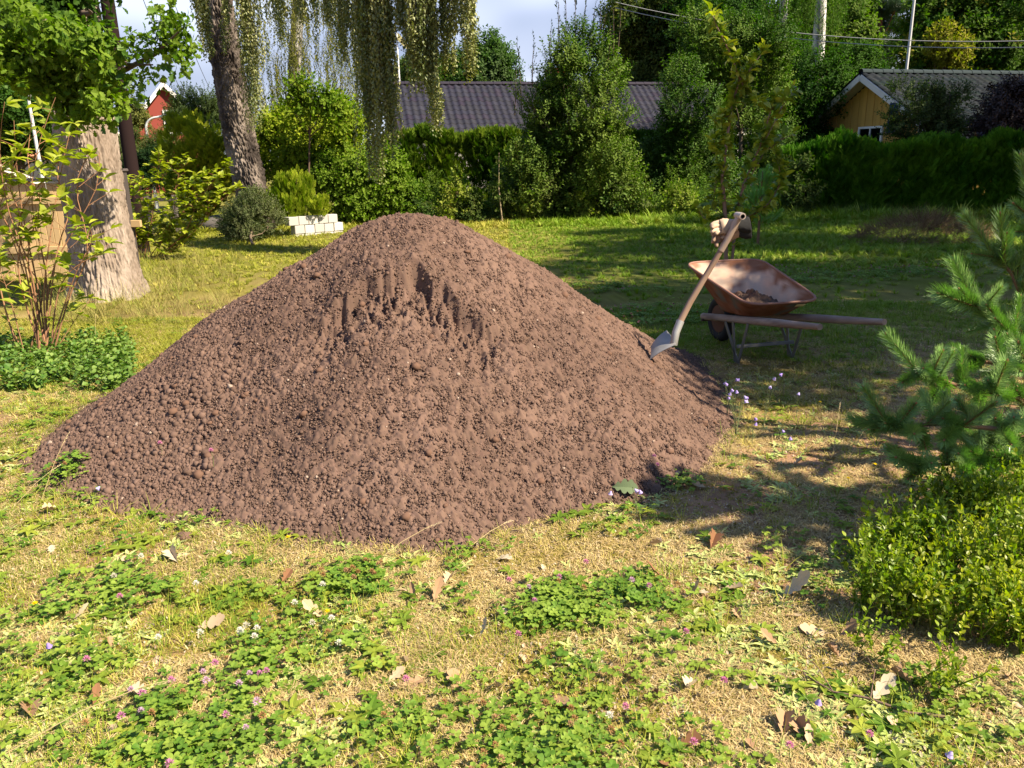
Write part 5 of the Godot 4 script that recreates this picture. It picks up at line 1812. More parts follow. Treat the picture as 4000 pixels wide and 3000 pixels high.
func glove(called: String, label: String, wrist: Vector3, along: Vector3, roll: float, s: float) -> void:
	var t := thing(called, wrist, label, "glove", "work gloves hung on the shovel")
	var x := along.normalized()
	var y := (Vector3.UP - x * x.y).normalized()
	var b0 := Basis(x, y, x.cross(y)) * Basis(Vector3.RIGHT, roll * .6)
	t.basis = b0 * Basis().scaled(Vector3.ONE * s)
	var lea := Color(.42, .31, .22) if roll > 0 else Color(.3, .2, .135)
	var m := MB.new()
	var rows := []
	for k in 11:
		var f := k / 10.0
		var ry := lerpf(.04, .054, sin(f * PI * .55)) * (1.0 if f < .9 else .9)
		var rz := lerpf(.028, .019, f) * (1.0 if f < .95 else .6)
		var row := PackedVector3Array()
		for q in 25:
			var a := TAU * (q % 24) / 24.0
			var w := 1.0 + .10 * nz.get_noise_3d(f * 260.0, cos(a) * 120.0, sin(a) * 120.0 + roll * 90)
			row.append(Vector3(-.01 + .115 * f, cos(a) * ry * w, sin(a) * rz * w * 1.1 + .012 * sin(f * 5.0)))
		rows.append(row)
	m.grid(rows, [lea], true, true)
	for k in 4:
		var yy := lerpf(-.034, .034, k / 3.0)
		var ln: float = [.062, .078, .084, .07][k]
		var bend: float = [.045, .02, .05, .008][k]
		var pts := [Vector3(.085, yy * .8, .002), Vector3(.105, yy, .004), Vector3(.105 + ln * .5, yy * 1.04 - .006 * (k % 2), .004 - bend * .2), Vector3(.105 + ln * .8, yy * .98 - .012, -bend * .8), Vector3(.1 + ln, yy * .95 - .02, -bend * 1.3), Vector3(.102 + ln, yy * .95 - .021, -bend * 1.45)]
		m.tube(pts, [.014, .016, .0155, .0145, .0115, .003], 12, lea * R(.85, 1.08))
	m.tube([Vector3(.02, -.03, .01), Vector3(.045, -.052, .018), Vector3(.075, -.066, .022), Vector3(.098, -.07, .022), Vector3(.106, -.071, .022)], [.017, .0165, .0155, .012, .003], 12, lea)
	for k in m.c.size():
		var p := m.v[k]
		m.c[k] *= clampf(1.0 + nz2.get_noise_3d(p.x * 900.0, p.y * 900.0, p.z * 900.0) * .7, .55, 1.4)
	obj("hand", m.mesh(), mat(W1, .8, 0, .3), t)
	m = MB.new()
	rows = []
	for k in 12:
		var f := k / 11.0
		var inside := f > .72
		var ff := f / .72 if not inside else 1.0 - (f - .72) / .28 * .6
		var row := PackedVector3Array()
		for q in 25:
			var a := TAU * (q % 24) / 24.0
			var w := 1.0 + .16 * nz.get_noise_3d(ff * 200.0 + 40, cos(a) * 110.0, sin(a) * 110.0)
			var ry := lerpf(.038, .055, ff) * (.94 if inside else 1.0)
			row.append(Vector3(-.005 - .1 * ff, cos(a) * ry * w - .012 * ff, sin(a) * ry * .55 * w))
		rows.append(row)
	m.grid(rows, [Color(.018, .017, .018)], false, true)
	obj("cuff", m.mesh(), mat(W1, .9), t)

func right_foreground() -> void:
	# young pine reaching in from the right
	var sm := [needle_shoot(.22, 330, .072), needle_shoot(.22, 370, .08), needle_shoot(.22, 300, .064, .05)]
	var base := Vector3(3.15, 0, -3.95)
	var t := thing("young_pine", base, "young pine with long soft needles reaching in from the right edge", "tree")
	var m := MB.new()
	m.tube([Vector3(0, -.1, 0), Vector3(.02, .8, 0), Vector3(-.02, 1.6, .05), Vector3(0, 2.9, 0)], [.055, .045, .03, .01], 12, Color(.16, .1, .06))
	obj("trunk", m.mesh(), bark_m, t)
	crown("needles", t, sm[0], needle_m, [Vector4(2.95, 1.8, -2.62, .3), Vector4(3.0, 2.2, -2.5, .2)], 120, .9, 1.3, Color(1, 1, 1), Color(1, 1, 1), {"up": .8})
	var boughs := [
		[[[2260, 760, -4.4], [2215, 660, -4.5], [2185, 590, -4.55], [2148, 550, -4.6]], [[2146, 548, 2084, 466], [2191, 560, 2161, 464], [2150, 556, 2100, 548], [2200, 600, 2140, 612], [2196, 600, 2226, 500], [2165, 568, 2175, 505]]],
		[[[2290, 560, -4.6], [2250, 500, -4.6], [2225, 440, -4.6]], [[2225, 440, 2205, 336], [2240, 480, 2190, 440], [2250, 500, 2195, 500]]],
		[[[2290, 860, -4.0], [2220, 770, -4.0], [2180, 712, -4.05], [2111, 664, -4.1]], [[2113, 663, 2029, 634], [2108, 656, 2059, 566], [2120, 662, 2163, 620], [2160, 700, 2090, 716], [2190, 722, 2204, 640], [2200, 750, 2130, 770], [2150, 690, 2140, 640]]],
		[[[2320, 980, -3.8], [2200, 860, -3.8], [2090, 840, -3.75], [1985, 805, -3.7]], [[1988, 806, 1916, 724], [1986, 806, 1950, 826], [2030, 822, 2060, 760], [2060, 832, 2000, 870], [2110, 845, 2069, 800], [2140, 850, 2110, 900], [2170, 856, 2175, 780], [2010, 815, 2030, 850]]],
		[[[2330, 1000, -3.4], [2180, 930, -3.35], [2050, 915, -3.3], [1920, 920, -3.25]], [[1921, 920, 1866, 838], [1922, 921, 1836, 903], [1930, 921, 1978, 872], [1990, 917, 2000, 968], [2020, 914, 2050, 868], [2080, 916, 2040, 950], [2100, 918, 2150, 870], [2150, 925, 2120, 970], [2060, 914, 2096, 960]]],
		[[[2340, 1060, -3.3], [2200, 1000, -3.3], [2090, 1000, -3.3], [1985, 1006, -3.3]], [[1988, 1006, 1936, 988], [1992, 1006, 1962, 1034], [2050, 1000, 2040, 952], [2130, 998, 2078, 978], [2180, 998, 2130, 1030], [2200, 1000, 2190, 940]]],
		[[[2330, 830, -3.9], [2230, 800, -3.9], [2120, 780, -3.9]], [[2122, 780, 2060, 752], [2124, 781, 2075, 800], [2160, 786, 2150, 730], [2190, 792, 2160, 830], [2210, 796, 2200, 740]]],
		[[[2330, 960, -3.5], [2220, 960, -3.5], [2130, 955, -3.5]], [[2130, 955, 2070, 930], [2132, 956, 2085, 968], [2160, 957, 2150, 905], [2190, 958, 2170, 990], [2212, 960, 2215, 900]]],
		[[[2330, 900, -4.3], [2260, 800, -4.3], [2215, 745, -4.3]], [[2215, 745, 2170, 768], [2220, 750, 2196, 690], [2240, 780, 2180, 800], [2250, 800, 2210, 850]]]]
	for q in boughs:
		var pts := [Vector3(0, P(q[0][0][0], q[0][0][1], q[0][0][2]).y, 0)]
		var rad := [.02]
		for k in q[0].size():
			pts.append(P(q[0][k][0], q[0][k][1], q[0][k][2]) - base)
			rad.append(lerpf(.014, .006, float(k) / q[0].size()))
		m = MB.new()
		m.tube(pts, rad, 8, Color(.17, .105, .06))
		var br := obj("branch", m.mesh(), bark_m, t)
		var z: float = q[0][q[0].size() - 1][2]
		for s in q[1]:
			var a := P(s[0], s[1], z) - base
			var e := P(s[2], s[3], z + R(-.08, .14)) - base
			# start on the branch itself
			var best: Vector3 = pts[0]
			for k in pts.size() - 1:
				for j in 9:
					var c: Vector3 = pts[k].lerp(pts[k + 1], j / 8.0)
					if c.distance_to(a) < best.distance_to(a): best = c
			var d := e - best
			var o := obj("shoot", sm[rng.randi() % 3], needle_m, br)
			var x := lookat(d, R(0, TAU), 1.0)
			var sc := d.length() / .22
			var thick := clampf(sc, .75, 1.15)
			o.transform = Transform3D(Basis(x.x * thick, x.y * sc, x.z * thick), best)
		# side shoots all along the outer part of the branch
		for k in range(1, pts.size() - 1):
			var seg: Vector3 = pts[k + 1] - pts[k]
			for j in 1 + int(seg.length() / .055):
				var d2: Vector3 = seg.normalized() * .9 + Vector3(R(-.9, .9), R(-.25, .8), R(-.7, .7))
				var sl := R(.09, .2)
				var o2 := obj("shoot", sm[rng.randi() % 3], needle_m, br)
				var x2 := lookat(d2, R(0, TAU), 1.0)
				o2.transform = Transform3D(Basis(x2.x * .85, x2.y * sl / .22, x2.z * .85), pts[k] + seg * R(0, 1))
	# second small pine far behind the shovel
	var b2 := P(1640, 480, -14.5); b2.y = 0
	t = thing("small_pine", b2, "small light green pine growing behind the apple sapling", "tree")
	m = MB.new()
	m.tube([Vector3.ZERO, Vector3(0, .5, 0), Vector3(0, P(1640, 370, -14.5).y, 0)], [.03, .02, .008], 8, Color(.2, .12, .07))
	obj("trunk", m.mesh(), bark_m, t)
	var sh := SC.new()
	for k in 70:
		var e := P(1640 + R(-46, 46), R(365, 465), -14.5 + R(-.4, .4)) - b2
		sh.add(lookat(Vector3(e.x, .35, e.z) + rdir() * .2, R(0, TAU), R(.9, 1.3)), e - Vector3(e.x, .35, e.z).normalized() * .2, Color(1.3, 1.5, 1.0))
	scatter("needles", sh, sm[2], needle_m, t)
	# apple sapling behind the shovel
	apple()
	# bilberry bushes at the lower right
	var bs := sprig(OVAL, 12, .026, .0155, .19, .8, -.1, Color(.6, .8, .3), .15)
	var bm := leafmat(Color(.95, 1.0, .35), .42, .5)
	var where := ["small outlying bilberry bush nearest the heap", "bilberry bush with glossy leaves, left end of the low thicket", "shaded bilberry bush under the lowest pine shoot", "bushy bilberry in front of the pine", "yellow green bilberry bush at the thicket's front edge", "dense bilberry bush in the middle of the thicket", "sunlit yellowish bilberry bush against the right edge", "dark bilberry bush deep under the pine", "bilberry bush below the pine's hanging shoots", "tall bilberry bush at the right edge under the pine", "thin bilberry sprouts in front of the thicket, among dry leaves", "few bilberry sprouts at the lower right, on the bare soil", "low bilberry bush at the thicket's front right", "bilberry bush by the right edge, halfway down the thicket"]
	var list := [[1872, 1215, 70, .9, 46], [1905, 1310, 80, 1.0, 70], [1945, 1200, 70, .9, 60], [2010, 1200, 90, 1.1, 90], [1985, 1330, 80, .9, 70], [2090, 1260, 100, 1.2, 110], [2185, 1260, 90, 1.3, 110], [2050, 1100, 80, 1.1, 70], [2130, 1130, 90, 1.2, 90], [2205, 1110, 80, 1.3, 90], [1895, 1385, 40, .6, 12], [2025, 1470, 50, .6, 14], [2120, 1350, 80, .9, 70], [2195, 1370, 80, .9, 60]]
	for k in list.size():
		var q: Array = list[k]
		var c := G(q[0], q[1] + 30)
		var bt := thing("bilberry_bush", Vector3(c.x, gy(c.x, c.z), c.z), where[k], "shrub", "bilberry bushes at the lower right")
		var sc := SC.new()
		var rad: float = q[2] * .8 * .463 / 787.0 * -c.z
		m = MB.new()
		for j in int(q[4] * .4):
			var a := R(0, TAU)
			var r := rad * sqrt(rng.randf())
			var foot := Vector3(cos(a) * r, 0, sin(a) * r)
			var hh = (R(.05, .11) + R(.02, .13) * (1.0 - pow(r / rad, 2.0))) * q[3] * (1.0 + nz.get_noise_2d((c.x + foot.x) * 400.0, (c.z + foot.z) * 400.0))
			var top := foot + Vector3(R(-.07, .07), hh, R(-.07, .07))
			m.tube([foot * .8, foot.lerp(top, .6), top], [.0022, .0018, .001], 4, Color(.16, .17, .05), false)
			for w in 3:
				var f := R(.15, .95)
				var dark := 1.0 if rng.randf() > .3 else .7
				sc.add(lookat(Vector3(R(-.7, .7), 1.0, R(-.7, .7)), R(0, TAU), R(.55, 1.0)), foot.lerp(top, f), Color(.16, .29, .015).lerp(Color(.48, .52, .035), rng.randf() * (1.0 if k in [4, 5, 6, 13, 12] else .6)) * dark)
		obj("stems", m.mesh(), bark_m, bt, "stuff")
		scatter("leaves", sc, bs, bm, bt)

func apple() -> void:
	var z := -8.4
	var f := P(1578, 560, z)
	var base := Vector3(f.x, 0, z)
	var t := thing("apple_sapling", base, "thin young apple tree with sparse light leaves behind the shovel", "tree")
	var one := MB.new()
	one.leaf(Vector3.ZERO, Vector3.UP, Vector3(0, 0, 1), .1, .066, .35, .3, W1, OVAL)
	var lf := one.mesh()
	var tints := []
	for k in 4:
		var lm := leafmat(Color(.9, .95, .35), .42, .5)
		lm.albedo_color = Color(.13, .22, .02).lerp(Color(.42, .45, .05), k / 3.0).linear_to_srgb()
		tints.append(lm)
	var bark := Color(.24, .16, .11)
	# [points in the picture, start radius, leaves]
	for q in [[[[1578, 540], [1566, 460], [1560, 380], [1568, 320], [1580, 230], [1598, 170], [1575, 110], [1550, 60], [1535, 20]], .024, 64], [[[1578, 540], [1590, 470], [1605, 400], [1640, 320], [1665, 240], [1690, 200]], .018, 40],
		[[[1600, 420], [1650, 330], [1690, 300], [1715, 290]], .008, 10], [[[1580, 500], [1620, 470], [1660, 440], [1690, 390], [1675, 330]], .014, 34], [[[1590, 480], [1640, 455], [1660, 450]], .008, 12],
		[[[1567, 330], [1540, 330], [1545, 300]], .005, 8], [[[1585, 225], [1620, 150], [1650, 110]], .008, 18], [[[1566, 470], [1540, 440], [1545, 400], [1550, 380]], .006, 14], [[[1575, 250], [1545, 262]], .005, 10], [[[1640, 320], [1660, 290], [1690, 230], [1720, 190]], .007, 18], [[[1570, 500], [1520, 470], [1500, 440]], .007, 14], [[[1600, 170], [1610, 200], [1640, 220]], .006, 14]]:
		var pts := []
		var rad := []
		for k in q[0].size():
			pts.append(P(q[0][k][0], q[0][k][1], z + R(-.12, .12)) - base)
			rad.append(lerpf(q[1], .003, float(k) / (q[0].size() - 1)))
		if q[0][0][1] == 540: pts[0] = Vector3(0, -.05, 0)
		var cur := Curve3D.new()
		for p in pts: cur.add_point(p)
		var m := MB.new()
		m.tube(pts, rad, 7, bark)
		obj("branch" if q[1] < .02 else "trunk", m.mesh(), bark_m, t)
		var ln := cur.get_baked_length()
		for k in int(q[2] * 2.6):
			var p := cur.sample_baked(ln * lerpf(.3 if q[1] > .017 else .1, 1.0, R(0, 1)), true)
			var d := (rdir() + Vector3(0, .5, 0)).normalized()
			for j in 2:
				var up := (Vector3.UP + rdir() * .6).normalized()
				var d2 := (d + rdir() * .7).normalized()
				var side := d2.cross(up).normalized()
				var s := R(.6, 1.15)
				var o := obj("leaf", lf, tints[rng.randi() % 4], t)
				o.transform = Transform3D(Basis(side * s, d2 * s, side.cross(d2) * s), p + d * R(.0, .05))

func region(x: float, z: float) -> String:
	var v := cam_basis.inverse() * (Vector3(x, 0, z) - EYE)
	var px := 1106.0 + v.x / -v.z * 1701.0
	var py := 829.0 - v.y / -v.z * 1701.0
	var a := ""
	if py < 1000.0:
		a = "beside the left foot of the heap" if px < 700.0 else "on the shaded ground right of the heap"
	elif py < 1260.0:
		a = "left of the heap's front foot" if px < 450.0 else ("just in front of the heap" if px < 1250.0 else "between the heap and the pine")
	elif py < 1450.0:
		a = "on the lawn at the left edge" if px < 350.0 else ("left of the middle clover patch" if px < 1000.0 else ("right of the middle clover patch" if px < 1750.0 else "under the bilberry bushes"))
	else:
		a = "in the bottom left corner" if px < 420.0 else ("low in front, left of centre" if px < 950.0 else ("low in front, near the centre" if px < 1400.0 else ("beside the fallen twig" if px < 1850.0 else "on the bare soil at the lower right")))
	return a

func small_things() -> void:
	# dry oak leaves
	var dm := mat(W1, .8, 0, .3)
	dm.backlight_enabled = true
	dm.backlight = Color(.35, .3, .22)
	var forms := []
	for k in 6:
		var m := MB.new()
		var fold: float = [.9, .3, 1.3, -.5, .6, .1][k]
		var droop: float = [-.5, .5, -.2, .7, -1.0, -.25][k]
		m.leaf(Vector3.ZERO, Vector3(0, 0, 1), Vector3.UP, .09, .065, fold, droop, W1, OAKL)
		m.tube([Vector3(0, .001, -.02), Vector3(0, .001, 0), Vector3(0, .001, .01)], [.0012, .001, .0008], 4, W1 * .7, false)
		forms.append(m.mesh())
	var form_words := ["folded", "flat", "creased", "arched", "curled up", "nearly flat"]
	var tones := [Color(.42, .31, .19), Color(.32, .2, .11), Color(.2, .1, .05), Color(.46, .38, .26)]
	var tone_words := ["straw coloured", "light brown", "rusty brown", "bleached"]
	var mats := []
	for k in 4:
		var lm := mat(tones[k].linear_to_srgb(), .8, 0, .3)
		lm.backlight_enabled = true
		lm.backlight = Color(.35, .3, .22)
		mats.append(lm)
	var n := 0
	var fixed := [[1310, 1125], [1110, 1215], [1440, 1258], [1505, 1480], [985, 1510], [1790, 1375], [1815, 1380], [1885, 1520], [495, 1260], [430, 1370], [385, 1228], [180, 1202], [60, 1540], [320, 1535], [1940, 1390], [1760, 1620], [2010, 1395], [1560, 1275], [1690, 1600], [920, 1480], [700, 1340], [905, 1650], [130, 1110], [1535, 1190], [1690, 1290], [1975, 1490], [1870, 1290], [1345, 1060]]
	while n < 120:
		var p := G(R(-40, 2240), lerpf(880, 1670, pow(rng.randf(), .8)))
		if n < fixed.size(): p = G(fixed[n][0], fixed[n][1])
		elif rng.randf() > .35 + .3 * clampf(p.x + .4, 0, 2): continue
		if heap_h(p.x, p.z) > .01 and n >= fixed.size(): continue
		var f := rng.randi() % 6
		var c := rng.randi() % 4
		if c == 2 and rng.randf() < .5: c = 0
		var o := obj("dry_leaf", forms[f], mats[c])
		var s := R(.35, .85) if n >= fixed.size() else R(.75, 1.1)
		o.transform = Transform3D(Basis(Vector3.UP, R(0, TAU)) * Basis(Vector3(0, 0, 1), R(-.5, .5)) * Basis(Vector3.RIGHT, R(-.3, .2)) * Basis().scaled(Vector3.ONE * s), Vector3(p.x, gy(p.x, p.z) + .014, p.z))
		tag(o, "%s %s %s dry leaf %s" % ["small" if s < .55 else ("large" if s > .8 else "medium sized"), form_words[f], tone_words[c], region(p.x, p.z)], "leaf", "dry oak leaves on the lawn")
		n += 1
	# clover patches with their flower heads
	var clo := clover_sprig(8, .06, .05, .016)
	var cm := leafmat(Color(.8, .9, .35), .5, .4)
	var head := flower_head()
	for q in [[1195, 1320, .13, 150, 5, "dense dark green clover patch in the middle of the foreground, few pink heads", 0], [765, 1265, .10, 70, 12, "clover patch with brown seed heads in front of the heap", 1], [430, 1590, .24, 150, 22, "clover with many pink flower heads at the lower left", 0], [960, 1610, .24, 60, 10, "clover patch with brownish heads at the bottom centre", 1],
		[620, 1420, .24, 60, 8, "clover patch with white flowers left of centre", 2], [150, 1040, .09, 50, 6, "small clover tuft growing over the left foot of the heap", 1], [1380, 1290, .12, 60, 3, "little clover tuft right of the dense middle patch", 0], [250, 1300, .2, 60, 3, "thin clover between the rosettes at the left", 2], [1190, 1640, .2, 90, 8, "clover patch with brown heads at the bottom edge, right of centre", 1], [1440, 1040, .1, 50, 3, "low clover tuft at the heap's right front foot", 0],
		[1430, 690, .55, 380, 46, "shaded clover full of faded pink heads between the heap and the barrow", 3], [1720, 600, .8, 380, 60, "clover with brown and pink heads behind the wheelbarrow", 3], [1960, 590, .5, 260, 46, "pink flowering clover right of the wheelbarrow, near the pine tips", 3], [1300, 625, .5, 200, 24, "clover with dull pink heads behind the heap's right shoulder", 3]]:
		var c := G(q[0], q[1])
		var t := thing("clover_patch", Vector3(c.x, 0, c.z), q[5], "clover", "clover patches in the lawn")
		var sc := SC.new()
		for k in int(q[3] * .6):
			var a := R(0, TAU)
			var r: float = q[2] * sqrt(rng.randf()) * (1.0 + .4 * sin(a * 3.0))
			var x := cos(a) * r * 1.3
			var z := sin(a) * r
			if q[6] != 1 and not bare(c.x + x, c.z + z): continue
			sc.add(Basis(Vector3.UP, R(0, TAU)).scaled(Vector3.ONE * R(.6, 1.15)), Vector3(x, ground_top(c.x + x, c.z + z), z), Color(.10, .21, .02).lerp(Color(.27, .37, .05), rng.randf()))
		scatter("leaves", sc, clo, cm, t)
		var cols := [[Color(.50, .22, .36), Color(.58, .34, .46)], [Color(.36, .2, .08), Color(.42, .25, .12)], [Color(.68, .66, .56), Color(.6, .56, .45)], [Color(.34, .17, .15), Color(.48, .29, .29)]]
		for k in q[4]:
			var a := R(0, TAU)
			var r: float = q[2] * sqrt(rng.randf())
			var o := obj("flower_head", head, tint_mat(cols[q[6]][k % 2] if rng.randf() > .25 else cols[1][0]), t)
			var s := R(.75, 1.15)
			var x := cos(a) * r * 1.3
			var z := sin(a) * r
			o.transform = Transform3D(Basis(Vector3(R(-1, 1), 0, R(-1, 1)).normalized(), R(0, .5)).scaled(Vector3.ONE * s), Vector3(x, ground_top(c.x + x, c.z + z) + R(.05, .1), z))
	# single flower heads scattered in the grass
	var lone := [[1265, 1248, 0], [1100, 1280, 0], [1350, 1560, 0], [1560, 1520, 0], [1495, 1650, 0], [1870, 1640, 0], [200, 1480, 0], [270, 1345, 0], [880, 1510, 0], [1480, 1395, 0], [1120, 1400, 0], [560, 1390, 2], [555, 1410, 2], [700, 1290, 2], [640, 1330, 2], [720, 1370, 2], [430, 1300, 2], [500, 1235, 2], [350, 1420, 2], [1315, 1590, 2], [470, 1075, 0], [360, 1050, 0], [1700, 1660, 0], [1240, 1600, 1], [330, 1250, 1], [1045, 1560, 1]]
	for q in lone:
		var c := G(q[0], q[1])
		var t := thing("clover_flower", Vector3(c.x, ground_top(c.x, c.z), c.z), "%s clover head standing alone %s" % [["pink", "brown faded", "white"][q[2]], region(c.x, c.z)], "flower", "lone clover heads in the lawn")
		var h := R(.05, .09)
		var m := MB.new()
		m.tube([Vector3.ZERO, Vector3(.004, h * .5, 0), Vector3(0, h, .004)], [.0012, .001, .001], 4, Color(.14, .18, .05), false)
		obj("stem", m.mesh(), plain_m, t)
		obj("flower_head", head, tint_mat([Color(.55, .22, .38), Color(.38, .21, .09), Color(.72, .7, .6)][q[2]]), t).position = Vector3(0, h, .004)
	# harebells
	var bell := bell_mesh()
	for q in [[1590, 890, .30, 9, "harebell with several violet bells at the heap's right foot"], [1570, 850, .34, 3, "harebell leaning over the edge of the heap, its top bell nearly white"], [1648, 880, .36, 3, "tall harebell behind the dense violet one"], [1625, 905, .2, 2, "harebell in the shade right of the dense violet one"], [1690, 950, .14, 2, "low harebell with two bells on the shaded grass"], [1720, 860, .2, 1, "harebell with one open violet bell farther back on the right"], [1375, 1075, .2, 2, "harebell with small pale bells at the heap's front right"], [1325, 1085, .16, 1, "harebell with one white tipped bell beside the green oak leaf"], [1750, 1525, .07, 1, "single harebell on the lawn beside the fallen twig"], [2040, 1660, .07, 1, "single harebell at the lower right, at the bottom edge"], [208, 1075, .12, 1, "single dark violet harebell before the heap's left foot"], [120, 1425, .09, 1, "single violet harebell low at the left edge"], [1935, 1180, .1, 1, "pale harebell in front of the bilberry bushes"]]:
		var c := G(q[0], q[1] + q[2] * 200.0)
		if q[0] in [1590, 1570, 1648, 1625]: c = G(q[0], q[1] + 50.0)
		var t := thing("harebell", Vector3(c.x, ground_top(c.x, c.z), c.z), q[4], "flower", "harebells")
		for k in q[3]:
			var h: float = q[2] * R(.7, 1.1)
			var lean := Vector3(R(-.25, .25), 0, R(-.2, .2)) * h
			var m := MB.new()
			m.tube([Vector3.ZERO, Vector3(0, h * .5, 0) + lean * .3, Vector3(0, h, 0) + lean, Vector3(.012, h - .008, 0) + lean * 1.08], [.0013, .0011, .0009, .0006], 4, Color(.14, .17, .07), false)
			for j in 5: m.leaf(Vector3(0, h * (.08 + .11 * j), 0) + lean * .1 * j, Vector3(R(-1, 1), R(.2, .8), R(-1, 1)).normalized(), Vector3.UP, R(.03, .05), .003, .2, .3, Color(.13, .18, .06), DIAMOND)
			obj("stem", m.mesh(), plain_m, t)
			var o := obj("bell", bell, tint_mat(Color(.26, .18, .52).lerp(Color(.5, .44, .7), R(0, .8))), t)
			o.transform = Transform3D(Basis(Vector3(R(-1, 1), 0, R(-1, 1)).normalized(), PI - R(.1, 1.0)) * Basis().scaled(Vector3.ONE * .85), Vector3(.012, h - .008, 0) + lean * 1.08)
	# yellow hawkbits
	var disk := disk_flower()
	for q in [[625, 1165, "yellow flower at the heap's left front foot"], [830 - 120, 1330, "yellow flower among the white clover"], [85, 1325, "yellow flower at the left edge of the lawn"], [1888, 1002, "yellow flower before the pine's lowest shoot"], [1830, 1030, "small yellow flower left of the pine's lowest shoot"], [1770, 860, "yellow flower in the shade right of the heap"], [410, 1005, "yellow flower standing before the heap's left side"], [5, 1580, "yellow flower at the bottom left edge"]]:
		var c := G(q[0], q[1] + 25.0)
		var t := thing("hawkbit", Vector3(c.x, gy(c.x, c.z), c.z), q[2], "flower", "yellow hawkbits")
		var m := MB.new()
		m.tube([Vector3.ZERO, Vector3(.004, .03, 0), Vector3(0, .06, 0)], [.0012, .001, .001], 4, Color(.14, .18, .05), false)
		obj("stem", m.mesh(), plain_m, t)
		obj("bloom", disk, tint_mat(Color(.78, .55, .02)), t).position = Vector3(0, .06, 0)
	# fallen twig
	var tw := MB.new()
	var tp := []
	for q in [[1735, 1498], [1790, 1540], [1860, 1590 - 35], [1930, 1570 + 20], [2000, 1600]]:
		var g := G(1735 + (q[0] - 1735) * 1.15, 1470 + (q[1] - 1498) * .9)
		tp.append(g + Vector3(0, .02 + gy(g.x, g.z), 0) - G(1735, 1470))
	tw.tube(tp, [.002, .003, .004, .0045, .005], 6, Color(.17, .11, .085))
	tw.tube([tp[1], tp[1] + Vector3(-.02, .03, -.08), tp[1] + Vector3(-.06, .04, -.16)], [.002, .0015, .001], 5, Color(.17, .11, .085))
	tw.tube([tp[2], tp[2] + Vector3(.05, .03, -.09), tp[2] + Vector3(.06, .03, -.17)], [.0022, .0015, .001], 5, Color(.17, .11, .085))
	var to := obj("fallen_twig", tw.mesh(), bark_m)
	to.position = G(1735, 1470)
	tag(to, "long thin brown twig with side shoots lying in front of the bilberry bushes", "twig")
	# long dry grass stalks
	for q in [[-20, 1660, 380, 1480, "long pale grass stalk slanting up from the bottom left corner"], [790, 1230, 950, 1130, "dry grass stalk in front of the heap's left foot"], [90, 1085, 150, 940, "dry stalk at the left end of the heap"], [1010, 1180, 1105, 1120, "thin stalk across the heap's front foot"], [1720, 1085, 1790, 1040, "arched dry stalk before the bilberry bushes"], [1800, 980, 1815, 870, "upright dry grass ear left of the pine shoots"], [1830, 1000, 1880, 905, "dry grass ear leaning right before the pine"], [205, 760, 210, 590, "tall straw coloured stalk in front of the oak trunk"], [30, 1100, 130, 1010, "pale stalk lying at the left edge of the heap"]]:
		var a := G(q[0], q[1])
		var z := a.z - .05
		var e := P(q[2], q[3], z - .05)
		if e.y < .01: e.y = .03
		var m := MB.new()
		var d := e - a
		m.tube([Vector3.ZERO, d * .5 + Vector3(0, d.length() * .06, 0), d * .85 + Vector3(0, d.length() * .04, 0), d], [.0016, .0014, .001, .0006], 5, Color(.46, .36, .18), false)
		for k in 16:
			var p := d * lerpf(.82, 1.0, k / 15.0) + Vector3(0, d.length() * .03, 0) * (1 - k / 15.0)
			m.leaf(p, (d.normalized() + rdir() * .5).normalized(), rdir(), .012, .004, .2, 0, Color(.5, .4, .24), DIAMOND)
		var o := obj("grass_stalk", m.mesh(), plain_m)
		o.position = a + Vector3(0, gy(a.x, a.z), 0)
		tag(o, q[4], "grass stalk", "long dry grass stalks")
	# odd ones
	var gl := MB.new()
	gl.leaf(Vector3.ZERO, Vector3(.8, .15, .3).normalized(), Vector3(-.2, .7, .7).normalized(), .12, .095, .35, .3, W1, OAKL)
	var c3 := G(1322, 1072)
	var o3 := obj("green_leaf", gl.mesh(), tint_mat(Color(.11, .16, .08)))
	o3.position = Vector3(c3.x, .05, c3.z)
	tag(o3, "large fresh green oak leaf lying at the heap's front right edge", "leaf")
	var stc := G(400, 1168)
	var o4 := obj("stone", lump_mesh(61, 2), mat(Color(1, 1, 1), .95))
	o4.transform = Transform3D(Basis().scaled(Vector3(.035, .028, .03)), Vector3(stc.x, .02, stc.z))
	tag(o4, "single rounded clod lying on the grass before the heap", "clod")
	# heap of dead grass by the right hedge
	var dg := G(1990, 520)
	var t5 := thing("dead_grass_heap", dg, "low brown heap of dead grass in front of the right hedge", "grass heap")
	var s5 := SC.new()
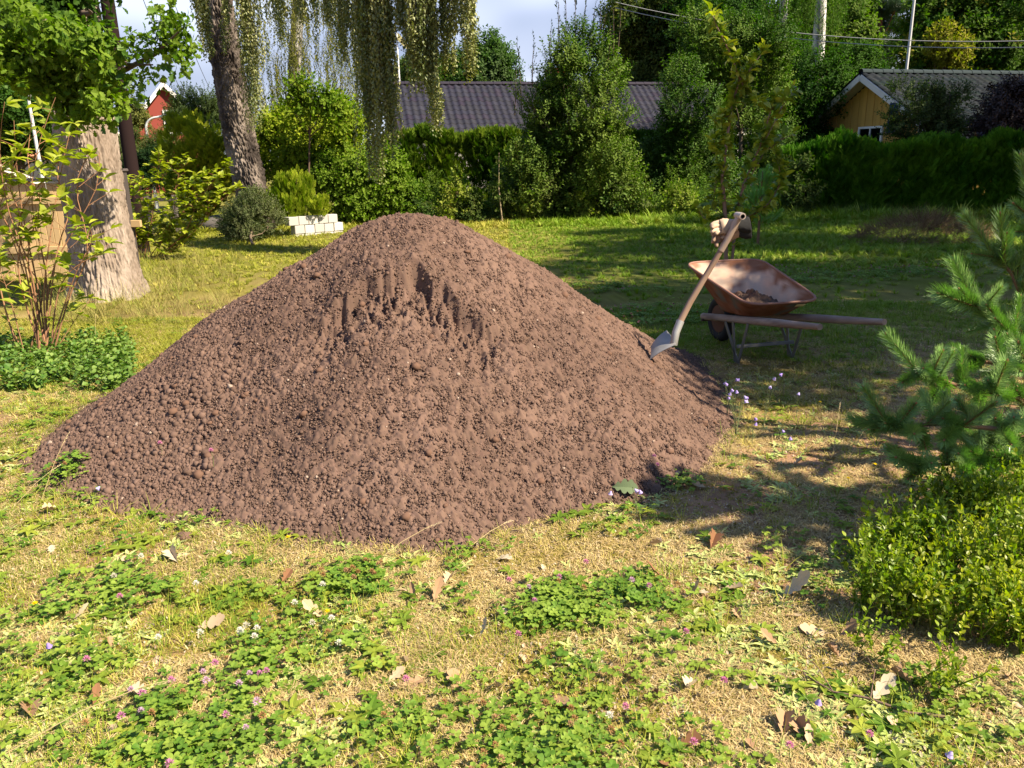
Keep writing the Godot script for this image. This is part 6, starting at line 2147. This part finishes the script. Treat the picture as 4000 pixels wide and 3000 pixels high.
	for k in 420:
		var a := R(0, TAU)
		var r := sqrt(rng.randf())
		s5.add(lookat(Vector3(cos(a), .6, sin(a)) + rdir() * .6, R(0, TAU), R(.7, 1.4)), Vector3(cos(a) * r * 1.3, .4 * (1 - r * r), sin(a) * r * .8), Color(.14, .09, .05).lerp(Color(.27, .19, .1), rng.randf()))
	scatter("straw", s5, tuft(9, .25, .006, 1.2), leafmat(Color(.4, .35, .2), .8, .2), t5)

var tint_cache := {}
func tint_mat(c: Color) -> StandardMaterial3D:
	c = Color(snappedf(c.r, .04), snappedf(c.g, .04), snappedf(c.b, .04))
	if not tint_cache.has(c):
		var m := leafmat(Color(.6, .6, .6), .7, .3)
		m.albedo_color = c.linear_to_srgb()
		tint_cache[c] = m
	return tint_cache[c]

func flower_head() -> ArrayMesh:
	var b := MB.new()
	for k in 34:
		var f := k / 33.0
		var a := k * 2.4
		var el := lerpf(-.5, 1.4, f)
		var d := Vector3(cos(a) * cos(el), sin(el), sin(a) * cos(el))
		b.leaf(d * .003, (d + Vector3(0, .35, 0)).normalized(), rdir(), .0115, .0042, .3, 0, W1 * R(.75, 1.15), DIAMOND)
	return b.mesh()

func bell_mesh() -> ArrayMesh:
	var b := MB.new()
	var rows := []
	for k in 6:
		var f := k / 5.0
		var row := PackedVector3Array()
		for q in 21:
			var a := TAU * (q % 20) / 20.0
			var r := lerpf(.0025, .0105, pow(f, .7)) * (1.0 + (.25 * absf(sin(a * 2.5)) if k == 5 else 0.0))
			row.append(Vector3(cos(a) * r, f * .018 + (.004 * absf(cos(a * 2.5)) if k == 5 else 0.0), sin(a) * r))
		rows.append(row)
	b.grid(rows, [W1], true, true)
	return b.mesh()

func disk_flower() -> ArrayMesh:
	var b := MB.new()
	for k in 20:
		var a := TAU * k / 20.0
		var d := Vector3(cos(a), R(.15, .45), sin(a)).normalized()
		b.leaf(Vector3.ZERO, d, Vector3.UP, .012 * R(.85, 1.1), .004, .1, .1, W1 * R(.9, 1.05), BLADE)
		b.leaf(Vector3(0, .002, 0), (d + Vector3.UP * .6).normalized(), Vector3.UP, .007, .003, .1, .1, W1 * .95, BLADE)
	return b.mesh()
